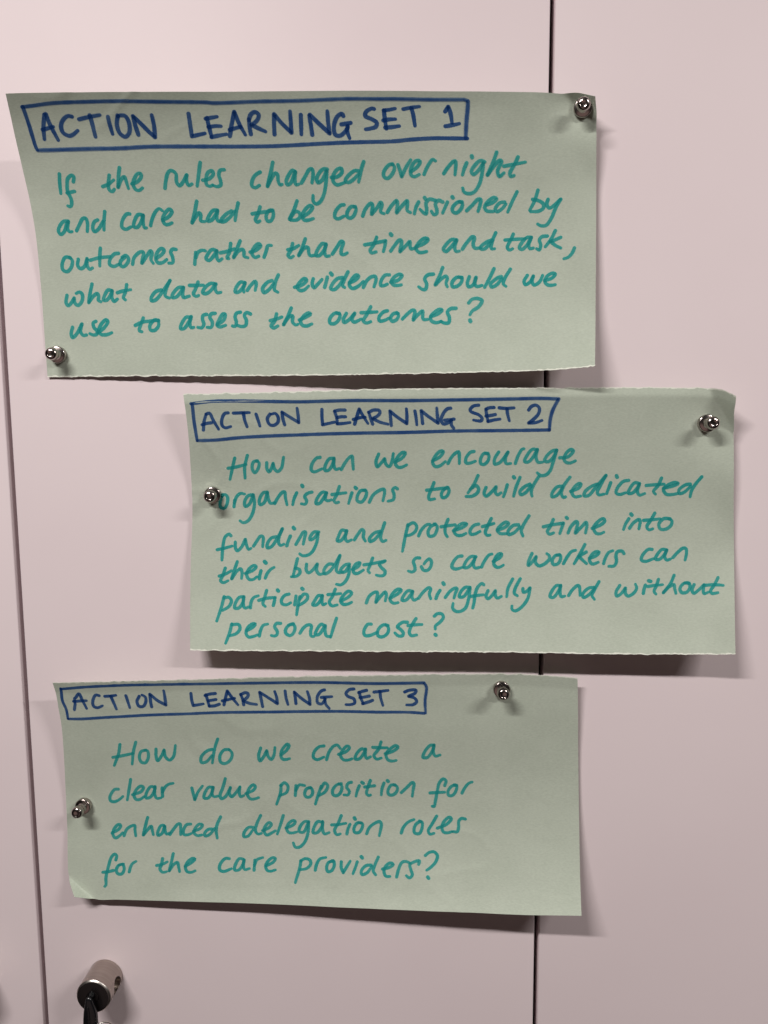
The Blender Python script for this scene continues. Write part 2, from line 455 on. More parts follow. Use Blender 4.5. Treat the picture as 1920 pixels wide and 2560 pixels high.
# ------------------------------------------------------------------ the three sheets of paper
# edges of each sheet on the door (x, height relative to the camera's height plus 1.5), its pinned spots and creases
PAPERS = [
    {'size': (0.42, 0.21), 'pins': [(0.9766, 0.0562, 0.022, 0.45), (0.0238, 0.923, 0.035, 0.6)], 'creases': [[(0.945, 0.0), (1.0, 0.1), 1, 0.42]], 'top': [(-0.2825, 1.71969), (-0.27008, 1.71966), (-0.25773, 1.71964), (-0.24542, 1.71959), (-0.23314, 1.71955), (-0.22088, 1.71951), (-0.20865, 1.71948), (-0.19642, 1.71945), (-0.18421, 1.71944), (-0.17201, 1.71942), (-0.15982, 1.71941), (-0.14764, 1.71941), (-0.13546, 1.7194), (-0.12329, 1.71938), (-0.11112, 1.71937), (-0.09895, 1.71935), (-0.08679, 1.71933), (-0.07462, 1.7193), (-0.06246, 1.71926), (-0.05029, 1.71922), (-0.03813, 1.71915), (-0.02596, 1.71905), (-0.01379, 1.71893), (-0.00161, 1.7188), (0.01057, 1.71867), (0.02275, 1.71855), (0.03494, 1.71839), (0.04714, 1.71818), (0.05936, 1.71796), (0.07168, 1.71794), (0.08424, 1.71802), (0.09624, 1.71806), (0.10719, 1.71368)], 'bottom': [(-0.28492, 1.53644), (-0.26748, 1.53645), (-0.24984, 1.53643), (-0.23224, 1.53636), (-0.2148, 1.53623), (-0.19751, 1.53607), (-0.18031, 1.53589), (-0.16319, 1.5357), (-0.14615, 1.53553), (-0.1292, 1.53539), (-0.11235, 1.53525), (-0.0956, 1.53514), (-0.07896, 1.53507), (-0.06244, 1.53507), (-0.04603, 1.53512), (-0.02975, 1.53517), (-0.0136, 1.53522), (0.00241, 1.53527), (0.01828, 1.53533), (0.034, 1.53538), (0.04955, 1.53548), (0.06493, 1.53568), (0.08009, 1.53602), (0.09481, 1.53671), (0.10917, 1.53767)], 'left': [(-0.2825, 1.71969), (-0.28372, 1.71419), (-0.28474, 1.70842), (-0.28557, 1.70237), (-0.2862, 1.69608), (-0.28663, 1.68954), (-0.28686, 1.68279), (-0.28683, 1.67585), (-0.28663, 1.66871), (-0.28637, 1.66138), (-0.28605, 1.65386), (-0.28579, 1.64616), (-0.28569, 1.63827), (-0.28562, 1.63023), (-0.28561, 1.62205), (-0.28565, 1.61375), (-0.28568, 1.60535), (-0.28569, 1.59686), (-0.28572, 1.58835), (-0.28571, 1.57981), (-0.28566, 1.57122), (-0.28558, 1.5626), (-0.28545, 1.55392), (-0.28524, 1.5452), (-0.28492, 1.53644)], 'right': [(0.10719, 1.71368), (0.10974, 1.70583), (0.11045, 1.69594), (0.11082, 1.68532), (0.11153, 1.67514), (0.11217, 1.66472), (0.11255, 1.65381), (0.11268, 1.6425), (0.11269, 1.63103), (0.11271, 1.61956), (0.11279, 1.60813), (0.11284, 1.59666), (0.11272, 1.58505), (0.1123, 1.57325), (0.11151, 1.56133), (0.11041, 1.54942), (0.10917, 1.53767)]},
    {'size': (0.405, 0.195), 'pins': [(0.039, 0.395, 0.026, 0.6), (0.9414, 0.134, 0.022, 0.35)], 'creases': [[(0.948, 0.0), (1.0, 0.15), 1, 0.55], [(0.0, 0.034), (1.0, 0.03), 1, -0.3]], 'top': [(-0.17806, 1.52256), (-0.16545, 1.52276), (-0.15287, 1.52296), (-0.14033, 1.52312), (-0.12782, 1.52326), (-0.11533, 1.52341), (-0.10288, 1.52362), (-0.09045, 1.52393), (-0.07805, 1.52421), (-0.06567, 1.52444), (-0.05332, 1.52467), (-0.04099, 1.52487), (-0.02869, 1.52501), (-0.01641, 1.52506), (-0.00415, 1.52507), (0.00809, 1.52506), (0.0203, 1.52503), (0.03248, 1.52499), (0.04463, 1.52494), (0.05676, 1.52488), (0.06886, 1.52483), (0.08093, 1.52478), (0.09296, 1.52475), (0.10496, 1.52472), (0.11693, 1.52469), (0.12887, 1.52463), (0.14078, 1.52454), (0.15267, 1.52439), (0.16458, 1.5242), (0.17654, 1.52399), (0.18838, 1.52362), (0.19844, 1.52237), (0.20602, 1.51751)], 'bottom': [(-0.17955, 1.33392), (-0.16225, 1.33402), (-0.14504, 1.33414), (-0.12793, 1.33436), (-0.11091, 1.33462), (-0.09398, 1.33488), (-0.07714, 1.3351), (-0.06038, 1.33528), (-0.0437, 1.33544), (-0.02708, 1.33558), (-0.01054, 1.33569), (0.00593, 1.33578), (0.02234, 1.33586), (0.03869, 1.33593), (0.05496, 1.33598), (0.07117, 1.336), (0.08731, 1.33599), (0.10337, 1.33585), (0.11936, 1.33576), (0.13525, 1.33589), (0.15107, 1.33609), (0.16679, 1.33635), (0.18239, 1.33667), (0.19777, 1.33719), (0.21299, 1.33775)], 'left': [(-0.17806, 1.52256), (-0.17727, 1.51502), (-0.17708, 1.50748), (-0.17695, 1.49986), (-0.177, 1.49215), (-0.17724, 1.48436), (-0.1776, 1.47647), (-0.17798, 1.46851), (-0.17828, 1.4605), (-0.17846, 1.45246), (-0.17858, 1.44441), (-0.17872, 1.43636), (-0.17902, 1.42832), (-0.17947, 1.42027), (-0.17994, 1.41223), (-0.18034, 1.40421), (-0.18059, 1.39623), (-0.18075, 1.38827), (-0.18083, 1.38034), (-0.18081, 1.37246), (-0.18071, 1.36463), (-0.18051, 1.35685), (-0.18024, 1.34914), (-0.17992, 1.34149), (-0.17955, 1.33392)], 'right': [(0.20602, 1.51751), (0.20727, 1.50682), (0.20994, 1.49572), (0.2112, 1.48443), (0.21156, 1.47312), (0.21201, 1.46176), (0.2128, 1.45028), (0.21387, 1.43865), (0.21499, 1.4269), (0.21585, 1.41514), (0.21616, 1.40355), (0.21587, 1.39226), (0.2152, 1.38122), (0.21447, 1.37034), (0.21389, 1.35946), (0.21347, 1.34855), (0.21299, 1.33775)]},
    {'size': (0.39, 0.18), 'pins': [(0.04, 0.553, 0.028, 0.5), (0.853, 0.065, 0.016, 0.15)], 'creases': [[(0.0, 0.905), (0.038, 1.0), -1, 0.85], [(0.0, 0.05), (1.0, 0.05), 1, 0.1]], 'top': [(-0.28483, 1.30864), (-0.27234, 1.30893), (-0.25986, 1.30922), (-0.24739, 1.30951), (-0.23493, 1.30982), (-0.22248, 1.31013), (-0.21004, 1.31045), (-0.1976, 1.31078), (-0.18518, 1.31114), (-0.17277, 1.31153), (-0.16038, 1.31197), (-0.148, 1.31246), (-0.13564, 1.31296), (-0.1233, 1.31345), (-0.11099, 1.31389), (-0.0987, 1.31429), (-0.08643, 1.31467), (-0.07419, 1.31504), (-0.06198, 1.31538), (-0.04979, 1.31571), (-0.03764, 1.31602), (-0.0255, 1.31632), (-0.0134, 1.3166), (-0.00131, 1.31686), (0.01075, 1.31708), (0.02279, 1.31725), (0.03483, 1.31729), (0.04689, 1.31719), (0.05887, 1.3172), (0.07078, 1.31705), (0.08272, 1.31638), (0.09465, 1.31553), (0.10657, 1.31441)], 'bottom': [(-0.27929, 1.13374), (-0.26675, 1.12663), (-0.24917, 1.12738), (-0.23171, 1.12817), (-0.21436, 1.12887), (-0.19712, 1.12947), (-0.18, 1.13002), (-0.16297, 1.13053), (-0.14606, 1.131), (-0.12925, 1.13144), (-0.11254, 1.13186), (-0.09594, 1.13228), (-0.07945, 1.13272), (-0.06306, 1.13317), (-0.04677, 1.13364), (-0.0306, 1.13414), (-0.01454, 1.13464), (0.00141, 1.13514), (0.01725, 1.13566), (0.03298, 1.13615), (0.04859, 1.1366), (0.0641, 1.13711), (0.07951, 1.13779), (0.09481, 1.13877), (0.11, 1.13981)], 'left': [(-0.28483, 1.30864), (-0.28448, 1.30097), (-0.28442, 1.29331), (-0.28461, 1.2856), (-0.28448, 1.27791), (-0.28453, 1.27019), (-0.28495, 1.26239), (-0.28553, 1.25454), (-0.28612, 1.24667), (-0.28672, 1.23877), (-0.28732, 1.23085), (-0.28788, 1.22296), (-0.28836, 1.21515), (-0.2887, 1.20744), (-0.28892, 1.19986), (-0.28902, 1.19239), (-0.28906, 1.185), (-0.28906, 1.17765), (-0.28911, 1.17034), (-0.28919, 1.16303), (-0.28924, 1.15569), (-0.28914, 1.14834), (-0.2877, 1.14186), (-0.28381, 1.13762), (-0.27929, 1.13374)], 'right': [(0.10657, 1.31441), (0.10741, 1.30239), (0.10801, 1.2906), (0.10855, 1.27874), (0.10905, 1.26684), (0.10954, 1.25491), (0.10999, 1.243), (0.11038, 1.23118), (0.11069, 1.21955), (0.11091, 1.20815), (0.11105, 1.19705), (0.11109, 1.1863), (0.11103, 1.17598), (0.11089, 1.16612), (0.1107, 1.15675), (0.11043, 1.14795), (0.11, 1.13981)]}]

def dot_line(u, v, k, c):
    W, H = PAPERS[k]['size']
    (u0, v0), (u1, v1), side = c[0], c[1], c[2]
    dx, dy = (u1-u0)*W, (v1-v0)*H
    L = math.hypot(dx, dy)
    return side*((u-u0)*W*dy-(v-v0)*H*dx)/L

def height(k, u, v):
    """distance in metres of a sheet from the locker door at sheet coordinates u (across), v (down)"""
    p = PAPERS[k]
    W, H = p['size']
    uu = min(1.0, max(0.0, u)); vv = min(1.0, max(0.0, v))
    if k == 0:
        h = 0.039*(1-0.62*uu**1.2)*max(0, 1-vv/0.68)**2 + (0.0015+0.0255*uu**2.2)*max(0, (vv-0.30)/0.70)**(4.0-1.4*uu)
    elif k == 1:
        h = 0.0155*(1-0.35*uu)*max(0, 1-vv/0.65)**2 + (0.015+0.006*uu)*max(0, (vv-0.34)/0.66)**2.2
    else:
        h = 0.0175*(1-0.62*uu)*max(0, 1-vv/0.75)**2 + (0.0050+0.0205*uu)*max(0, (vv-0.30)/0.70)**2.6
    h += 0.0017 + 0.0009*math.sin(5.3*uu+1.7*k+2.1*vv)*math.sin(4.1*vv+0.8*k)
    if k < 2:
        h += 0.0016*math.exp(-((1-uu)/0.05)**2)*(1+math.sin(13.0*vv+2.5*k+0.6))
    for (pu, pv, sg, dp) in p['pins']:
        d2 = ((u-pu)*W)**2+((v-pv)*H)**2
        h *= 1-dp*math.exp(-d2/(sg*sg))
    for c in p['creases']:
        d = dot_line(u, v, k, c)
        if d > 0:
            h += c[3]*d
    return max(h, 0.0) + 0.0004

def cr(pts, t):
    """uniform Catmull-Rom through pts, t in 0..1"""
    n = len(pts)-1
    f = min(max(t, 0.0), 1.0)*n
    i = min(int(f), n-1); f -= i
    p1, p2 = pts[i], pts[i+1]
    p0 = pts[i-1] if i > 0 else [2*a-b for a, b in zip(p1, p2)]
    p3 = pts[i+2] if i+2 <= n else [2*b-a for a, b in zip(p1, p2)]
    return [0.5*((2*b)+(c-a)*f+(2*a-5*b+4*c-d)*f*f+(3*b-a-3*c+d)*f*f*f) for a, b, c, d in zip(p0, p1, p2, p3)]

def sheet_xz(k, u, v):
    p = PAPERS[k]
    T, B, L, R = cr(p['top'], u), cr(p['bottom'], u), cr(p['left'], v), cr(p['right'], v)
    a, b, c, d = p['top'][0], p['top'][-1], p['bottom'][0], p['bottom'][-1]
    return [(1-v)*T[i]+v*B[i]+(1-u)*L[i]+u*R[i]-((1-u)*(1-v)*a[i]+u*(1-v)*b[i]+(1-u)*v*c[i]+u*v*d[i]) for i in (0, 1)]

LIFT = {}
def wrinkle(k, u, v):
    W, H = PAPERS[k]['size']
    q = Vector((u*W*9+k*17.3, v*H*13, k*3.1))
    d = noise.noise(q*1.9+Vector((5.1, 2.2, 9.0)))
    return 0.0010*noise.noise(q)+0.00030*noise.noise(q*3.3)+0.0006*max(0.0, 0.12-abs(d))/0.12*max(0.0, noise.noise(q*0.7+Vector((0, 8, 3))))

def torn(k, u, v):
    """ragged line of the torn edges"""
    a = 0.0
    W = PAPERS[k]['size'][0]
    for edge_v, on, sg in ((0.0, TORN[k][0], -1), (1.0, TORN[k][1], 1)):
        if on:
            fall = max(0.0, 1-abs(v-edge_v)/0.02)
            if fall > 0:
                x = u*W
                j = noise.noise(Vector((x*140, k*5+edge_v*9, 0)))*0.00075+noise.noise(Vector((x*520, k*5+edge_v*9, 4)))*0.00045
                a += sg*j*fall
    return a

def P(k, u, v):
    x, z = sheet_xz(k, u, v)
    h = height(k, u, v)+wrinkle(k, u, v)*min(1.0, height(k, u, v)/0.0015)
    return Vector((x, -max(h, 0.0004), z-torn(k, u, v)))

TORN = [(False, True), (True, True), (True, False)]
PAPER_LABELS = [
    'topmost pale green paper sheet headed ACTION LEARNING SET 1, its top left corner lifting off',
    'middle pale green paper sheet headed ACTION LEARNING SET 2, set furthest to the right',
    'lowest pale green paper sheet headed ACTION LEARNING SET 3, its bottom left corner bent up']
NU, NV = 230, 120
def grid_t(n, i):
    # finer rows next to the edges
    t = i/n
    return t-0.10*math.sin(2*math.pi*t)/(2*math.pi)*1.0 if False else t
sheets = []
for k in range(3):
    pts = [[P(k, i/NU, j/NV) for i in range(NU+1)] for j in range(NV+1)]
    ctr = sum((pts[j][i] for j in (0, NV) for i in (0, NU)), Vector())/4
    bm = bmesh.new()
    uvl = bm.loops.layers.uv.new('sheet')
    TH = 0.00016
    nrm = [[None]*(NU+1) for _ in range(NV+1)]
    for j in range(NV+1):
        for i in range(NU+1):
            a = pts[j][min(i+1, NU)]-pts[j][max(i-1, 0)]
            b = pts[max(j-1, 0)][i]-pts[min(j+1, NV)][i]
            nrm[j][i] = a.cross(b).normalized()
            if nrm[j][i].y > 0:
                nrm[j][i].negate()
    F = [[bm.verts.new(pts[j][i]-ctr) for i in range(NU+1)] for j in range(NV+1)]
    B = [[bm.verts.new(pts[j][i]-ctr-nrm[j][i]*TH) for i in range(NU+1)] for j in range(NV+1)]
    uvof = {}
    for j in range(NV+1):
        for i in range(NU+1):
            uvof[F[j][i]] = uvof[B[j][i]] = (i/NU, j/NV)
    for j in range(NV):
        for i in range(NU):
            bm.faces.new((F[j][i], F[j+1][i], F[j+1][i+1], F[j][i+1]))
            bm.faces.new((B[j][i], B[j][i+1], B[j+1][i+1], B[j+1][i]))
    rim = [(0, i) for i in range(NU)]+[(j, NU) for j in range(NV)]+[(NV, i) for i in range(NU, 0, -1)]+[(j, 0) for j in range(NV, 0, -1)]
    for (j0, i0), (j1, i1) in zip(rim, rim[1:]+rim[:1]):
        bm.faces.new((F[j0][i0], F[j1][i1], B[j1][i1], B[j0][i0]))
    for f in bm.faces:
        for l in f.loops:
            l[uvl].uv = uvof[l.vert]
    o = from_bm('paper_sheet', bm, mat_paper(*TORN[k], k), None, ctr, True, 60)
    tag(o, PAPER_LABELS[k], 'paper sheet', 'handwritten paper sheets on the locker doors')
    sheets.append((o, ctr))

# ------------------------------------------------------------------ the writing: felt-pen strokes lying on the sheets
INK = [
    (0, 'heading_frame', 2.90, """234 491,424 451,795 368,1387 336,2067 333,2699 359,3375 385,3464 407,4281 373,4960 364,5755 306,6320 309,6547 303,7110 320,7743 314!,7802 368!,7759 1017,7734 1697;7763 1706,7180 1706,6790 1752,6490 1811,5595 1852,4535 1939,3867 1950,2813 1935,2213 1943,1794 1988,1145 2007,345 2023;245 477,290 1215,316 1856,333 2023"""),
    (0, 'heading_word', 3.10, """585 777,526 1225,499 1649;610 754,644 1111,733 1685;503 1309,595 1265,696 1211;1044 863,978 837,885 976,831 1187,843 1424,936 1540,1009 1499,1102 1360;1160 961,1338 881,1525 820;1354 825,1372 1156,1387 1589;1661 890,1668 1163,1687 1493;1830 848,1789 1167,1815 1472,1897 1591,1977 1452,2000 1101,1954 865,1877 840,1828 876;2127 1525,2100 1197,2086 869!,2187 1106,2312 1413,2405 1611!,2417 1229,2405 830"""),
    (0, 'heading_word', 3.10, """3032 798,3036 1195,3039 1590!,3268 1488;3336 947,3351 1249,3375 1610;3311 979,3427 935,3508 909;3343 1272,3455 1237,3557 1244;3374 1619,3503 1566,3632 1522;3690 1587,3741 1210,3813 746!,3870 1143,3957 1545;3698 1372,3804 1313,3897 1269;4054 1528,4046 1262,4048 1008;4047 1031,4090 846,4163 762,4222 848,4194 1033,4107 1179,4083 1207!,4202 1334,4310 1441;4460 1543,4469 1223,4487 853!,4598 1155,4753 1492!,4760 1089,4764 755;4941 885,4931 1230,4921 1558;5108 1574,5096 1209,5081 901;5097 887,5212 1142,5406 1532!,5396 1098,5397 765;5662 941,5642 862,5559 963,5491 1283,5503 1578,5582 1610,5678 1467,5725 1309;5618 1229,5699 1203,5779 1177"""),
    (0, 'heading_word', 3.10, """5725 1286,5712 1467,5743 1703;6193 699,6160 679,6052 807,6036 946,6146 1061,6223 1176,6207 1313,6126 1372,6029 1403;6360 747,6363 1017,6383 1391;6356 747,6440 729,6549 681;6339 1099,6442 1063,6544 1054;6366 1346,6480 1328,6606 1292;6690 700,6829 642,6966 602"""),
    (0, 'heading_word', 3.10, """6828 666,6853 926,6873 1283;7396 785,7457 600!,7489 878,7507 1177;7392 1291,7506 1254,7632 1200"""),
    (0, 'handwritten_line', 2.76, """630 2888,597 3244,580 3585;843 3179,871 2989,841 2941,758 3058,721 3294,708 3531,742 3769,732 3981,701 4060,662 4027;692 3569,827 3515;1497 2955,1455 3215,1445 3475,1493 3537,1536 3452;1340 3355,1436 3285,1558 3122;1701 2688,1649 3029,1609 3383!,1686 3124,1756 3007,1768 3125,1785 3432;1859 3268,1959 3199,2047 3011,2047 2893,1987 2916,1924 3080,1880 3292,1910 3467,1966 3496,2033 3412;2424 3426,2467 3135,2526 2876,2579 2797,2627 2830,2661 2925,2647 3208,2683 3335,2766 3186,2844 2951!,2823 3139,2847 3327,2910 3272;3114 2506,3057 2906,2992 3352;3107 3143,3216 3097,3306 2933,3298 2806,3224 2861,3171 3073,3163 3307,3218 3355,3268 3309;3509 2771,3438 2793,3401 2958,3414 3146,3408 3310,3345 3370,3278 3332;4128 2862,4039 2965,3965 3175,3952 3362,4006 3409,4082 3330;4372 2520,4312 2873,4219 3364!,4309 3085,4392 2898,4423 2945,4419 3179,4444 3320,4480 3297;4741 2877,4699 2806,4619 2970,4555 3227,4572 3321,4635 3251,4711 2971,4742 2854!,4714 3112,4723 3322,4771 3299;4820 3263,4906 3020,4990 2786,5038 2763,5046 2928,5007 3255;5303 2780,5246 2765,5156 2905,5095 3139,5112 3247,5187 3164,5288 2836!,5251 3258,5178 3722,5096 3943,5035 3989,4992 3905,4999 3697;5355 3072,5461 3050,5552 2886,5548 2754,5476 2791,5394 3002,5382 3213,5433 3330,5517 3299,5577 3253;5832 2843,5774 2842,5648 3029,5592 3192,5636 3253,5722 3171,5837 2961;5949 2523,5893 2796,5822 3242;6446 2612,6387 2635,6283 2871,6274 3060,6329 3121,6430 2943,6471 2706,6434 2612;6537 2636,6562 2849,6580 3062!,6672 2731,6764 2461;6758 2874,6870 2708,6923 2518,6879 2480,6805 2589,6749 2826,6752 3016,6808 3063,6893 2983;6974 2984,7030 2756,7108 2519,7145 2448,7190 2495;7319 2957,7389 2758,7501 2520,7536 2497,7538 2663,7513 2997;7730 2569,7676 2807,7642 3007;7825 2321,7828 2379;8043 2532,7975 2484,7866 2665,7802 2880,7833 2989,7918 2856,8019 2570!,7985 2952,7929 3330,7829 3610,7734 3665,7653 3608,7634 3468;8259 2186,8194 2522,8077 3010!,8189 2714,8310 2474,8337 2512,8259 2857,8285 3058,8369 2929;8624 2353,8561 2617,8473 2930,8482 3059,8541 3025;8374 2690,8491 2642,8747 2546"""),
    (0, 'handwritten_line', 2.76, """619 4567,548 4566,466 4705,420 4914,454 5032,520 4940,588 4660,618 4591!,588 4824,615 4941,663 4933;743 4906,796 4734,887 4478,935 4469,954 4619,931 4937;1143 4528,1079 4598,1035 4807,1054 4938,1131 4855,1234 4576;1293 4240,1250 4576,1229 4879;1727 4324,1680 4323,1579 4556,1557 4789,1617 4859,1717 4776;1960 4372,1879 4348,1790 4581,1765 4767,1823 4791,1907 4605,1960 4372!,1941 4628,1952 4815,1988 4805;2064 4731,2101 4536,2195 4234,2262 4141,2311 4211;2290 4537,2405 4422,2478 4236,2449 4156,2370 4258,2292 4514,2328 4686,2399 4677,2450 4631;2942 3880,2877 4261,2804 4632!,2891 4400,2958 4284,2977 4354,2962 4563,3032 4587;3282 4194,3212 4193,3115 4401,3081 4564,3153 4541,3251 4309,3281 4208!,3253 4449,3269 4578,3340 4565;3528 4218,3439 4311,3338 4495,3315 4588,3374 4588,3477 4450,3587 4219;3664 3942,3607 4265,3570 4552;4042 4083,3993 4313,3932 4545,3963 4614,4009 4568;3886 4322,4030 4277,4221 4232;4259 4199,4187 4222,4129 4407,4143 4568,4202 4569,4259 4384,4251 4199,4199 4213;4707 3879,4636 4179,4541 4510!,4656 4248,4724 4295,4729 4433,4664 4539,4557 4548;4776 4434,4902 4273,4970 4089,4926 4043,4823 4203,4773 4388,4794 4540,4865 4550,4962 4495;5526 4027,5466 4049,5361 4278,5346 4463,5398 4509,5508 4418;5723 4098,5652 4097,5573 4281,5566 4442,5624 4489,5700 4352,5732 4145,5700 4089;5839 4423,5895 4193,5998 3987,6025 4010,6002 4356!,6110 4127,6176 3957,6197 4012,6163 4289,6220 4345;6280 4304,6359 4083,6460 3899,6470 3946,6445 4315!,6547 4085,6648 3901,6643 4040,6636 4247,6689 4308;6846 3949,6793 4133,6758 4355;6956 3802,6967 3848;7141 3896,7037 3858,6974 3996,6980 4204,6964 4366,6918 4319,6862 4203;7269 3953,7200 3896,7138 4021,7157 4206,7153 4344,7105 4390,7061 4274;7352 3954,7312 4115,7260 4331;7443 3778,7452 3806;7610 3956,7540 3956,7441 4139,7438 4278,7496 4334,7581 4210,7616 4002,7564 3932;7687 4257,7785 4074,7894 3866,7941 3867,7926 4052,7887 4283;8044 4053,8163 3962,8224 3846,8177 3799,8069 3938,8007 4145,8041 4261,8159 4286;8363 3963,8281 3986,8196 4193,8218 4295,8301 4217,8386 4033;8586 3601,8492 3964,8414 4311;8952 3554,8892 3926,8802 4257;8857 3878,8962 3929,9044 4049,9044 4188,8962 4291,8820 4304;9125 3890,9102 4075,9149 4194,9229 4107,9333 3905;9345 3906,9264 4179,9173 4593,9091 4798,9009 4807,8943 4743"""),
    (0, 'handwritten_line', 2.76, """573 5851,490 5826,420 6058,423 6267,492 6329,569 6200,604 5945,562 5827;713 5900,692 6109,734 6226,809 6157,869 5878!,858 6111,900 6251,949 6205;1125 5517,1099 5787,1083 6137;925 5935,1072 5857,1276 5812;1436 5697,1364 5720,1270 5929,1263 6092,1332 6153,1431 6070;1537 5837,1459 5977,1453 6117,1499 6164,1575 6047,1606 5884,1564 5767,1489 5837;1669 6080,1702 5861,1820 5652,1880 5652,1857 5885,1838 6034!,1932 5792,2013 5606,2033 5676,2003 5909,2040 6049;2108 5862,2210 5723,2252 5583,2208 5523,2130 5653,2090 5886,2125 6026,2209 6017,2285 5910;2468 5560,2409 5551,2368 5653,2395 5840,2387 6026,2315 6036;2779 6074,2809 5654;2808 5840,2856 5654,2943 5584,2989 5607;3192 5608,3110 5561,3019 5747,2989 5887,3035 5943,3124 5794,3192 5608!,3182 5841,3213 5958,3275 5888;3453 5353,3416 5655,3364 5865,3395 5879;3253 5678,3369 5632,3516 5539;3624 5261,3551 5563,3484 5842!,3584 5610,3658 5563,3678 5656,3672 5796,3741 5853;3785 5657,3895 5587,3985 5425,3951 5369,3876 5471,3819 5704,3861 5844,3934 5797;4028 5835,4072 5634,4116 5425,4175 5425;4558 5358,4513 5614,4459 5777,4504 5857,4554 5801;4462 5576,4551 5544,4663 5428;4790 5197,4719 5522,4650 5778!,4754 5522,4827 5499,4833 5663,4853 5780,4924 5781;5151 5409,5094 5362,4990 5594,4960 5781,5020 5782,5109 5596,5152 5386!,5119 5666,5138 5807,5198 5798;5253 5738,5339 5506,5429 5288,5464 5321,5420 5577,5415 5741,5463 5755,5524 5696;6064 5158,6010 5400,5932 5633,5954 5704,6038 5672;5842 5420,5975 5376,6220 5286!,6198 5496,6170 5660;6317 5054,6331 5087;6302 5648,6378 5452,6467 5266,6502 5290,6469 5665!,6581 5455,6656 5315,6653 5456,6662 5573,6746 5551;6759 5504,6905 5389,6980 5249,6933 5201,6835 5317,6758 5551,6803 5693,6875 5704,6947 5672;7480 5279,7409 5255,7298 5441,7248 5605,7294 5677,7380 5537,7492 5279!,7452 5514,7473 5680,7534 5667;7590 5602,7670 5376,7780 5166,7811 5190,7784 5425,7811 5567,7906 5560;8125 5289,8029 5358,7919 5522,7918 5593,7990 5594,8113 5336;8195 5031,8137 5289,8110 5596,8169 5597;8509 5083,8460 5294,8398 5554,8433 5650,8493 5603;8359 5292,8508 5271,8723 5252;8830 5209,8759 5206,8650 5416,8613 5582,8661 5631,8745 5490,8830 5209!,8781 5492,8804 5612,8864 5590;9115 5176,9021 5194,8973 5310,8996 5478,8971 5668,8924 5617;9256 4999,9186 5277,9079 5555;9351 5246,9245 5330,9174 5371!,9256 5522,9351 5628;9596 5669,9553 5855,9481 5986,9409 6022"""),
    (0, 'handwritten_line', 2.76, """455 7152,430 7408,463 7511,526 7410,579 7248!,586 7411,642 7505,719 7344,727 7111,681 7040,620 7086;917 6765,870 7090,836 7406!,927 7184,1001 7092,1021 7209,1006 7325,1052 7382;1266 7002,1195 6978,1117 7210,1101 7326,1161 7327,1238 7142,1266 7002!,1258 7258,1291 7376,1353 7292;1535 6794,1503 7051,1461 7260,1495 7321;1359 7073,1457 7013,1601 6967;2151 6984,2054 7030,1964 7240,1961 7357,2033 7334,2147 7101,2317 6643!,2235 6961,2216 7195,2286 7265;2548 6892,2465 6892,2350 7125,2335 7242,2407 7233,2496 7055,2548 6892!,2530 7102,2538 7243,2647 7196;2817 6705,2761 6963,2721 7126,2767 7206,2815 7173;2658 6822,2777 6822,2909 6813;3137 6777,3042 6753,2930 6916,2890 7080,2949 7113,3048 6987,3125 6777!,3120 6964,3153 7081,3220 7067;3653 6733,3581 6710,3492 6920,3476 7060,3536 7061,3625 6874,3660 6733!,3622 6968,3632 7061;3693 7006,3770 6805,3845 6688,3860 6758,3837 7007;4145 6666,4072 6713,3970 6947,3990 7088,4076 6995,4178 6761;4265 6465,4203 6737,4184 6996,4242 7076;4545 6906,4691 6813,4767 6649,4733 6592,4646 6719,4593 6906,4639 7015,4711 7002,4798 6862;4888 6604,4864 6792,4892 6924,4955 6817,5043 6630;5141 6551,5112 6749,5084 6914;5205 6411,5227 6468;5416 6566,5319 6611,5218 6822,5191 6963,5250 6997,5337 6872,5427 6613;5517 6369,5451 6614,5409 6873,5444 6921;5532 6758,5642 6666,5705 6525,5670 6477,5583 6617,5530 6829,5575 6958,5672 6903,5784 6717;5780 6930,5845 6695,5932 6555,6004 6542,6014 6651,5972 6911;6258 6490,6185 6498,6109 6677,6093 6867,6141 6877,6214 6822;6276 6753,6409 6684,6485 6519,6450 6471,6364 6540,6288 6729,6322 6849,6393 6874,6466 6852;7050 6483,6954 6505,6891 6647,6923 6839,6896 7029,6836 7018,6777 6931;7223 6247,7170 6509,7079 6867!,7191 6654,7277 6560,7300 6632,7272 6824,7294 6944;7565 6615,7468 6612,7381 6802,7390 6946,7475 6924,7550 6783,7564 6639,7505 6589;7697 6594,7657 6833,7679 6954,7765 6884,7817 6621!,7790 6837,7824 6948,7921 6912;8147 6315,8070 6627,7968 6986;8275 6608,8202 6655,8078 6869,8089 6975,8174 6919,8286 6681;8443 6337,8334 6683,8307 6875,8355 6963;8746 6575,8683 6791,8705 6913,8791 6820,8854 6605!,8827 6798,8862 6936,8960 6830,9022 6591;9056 6788,9189 6701,9250 6561,9203 6522,9106 6621,9056 6812,9103 6937,9163 6966,9247 6950"""),
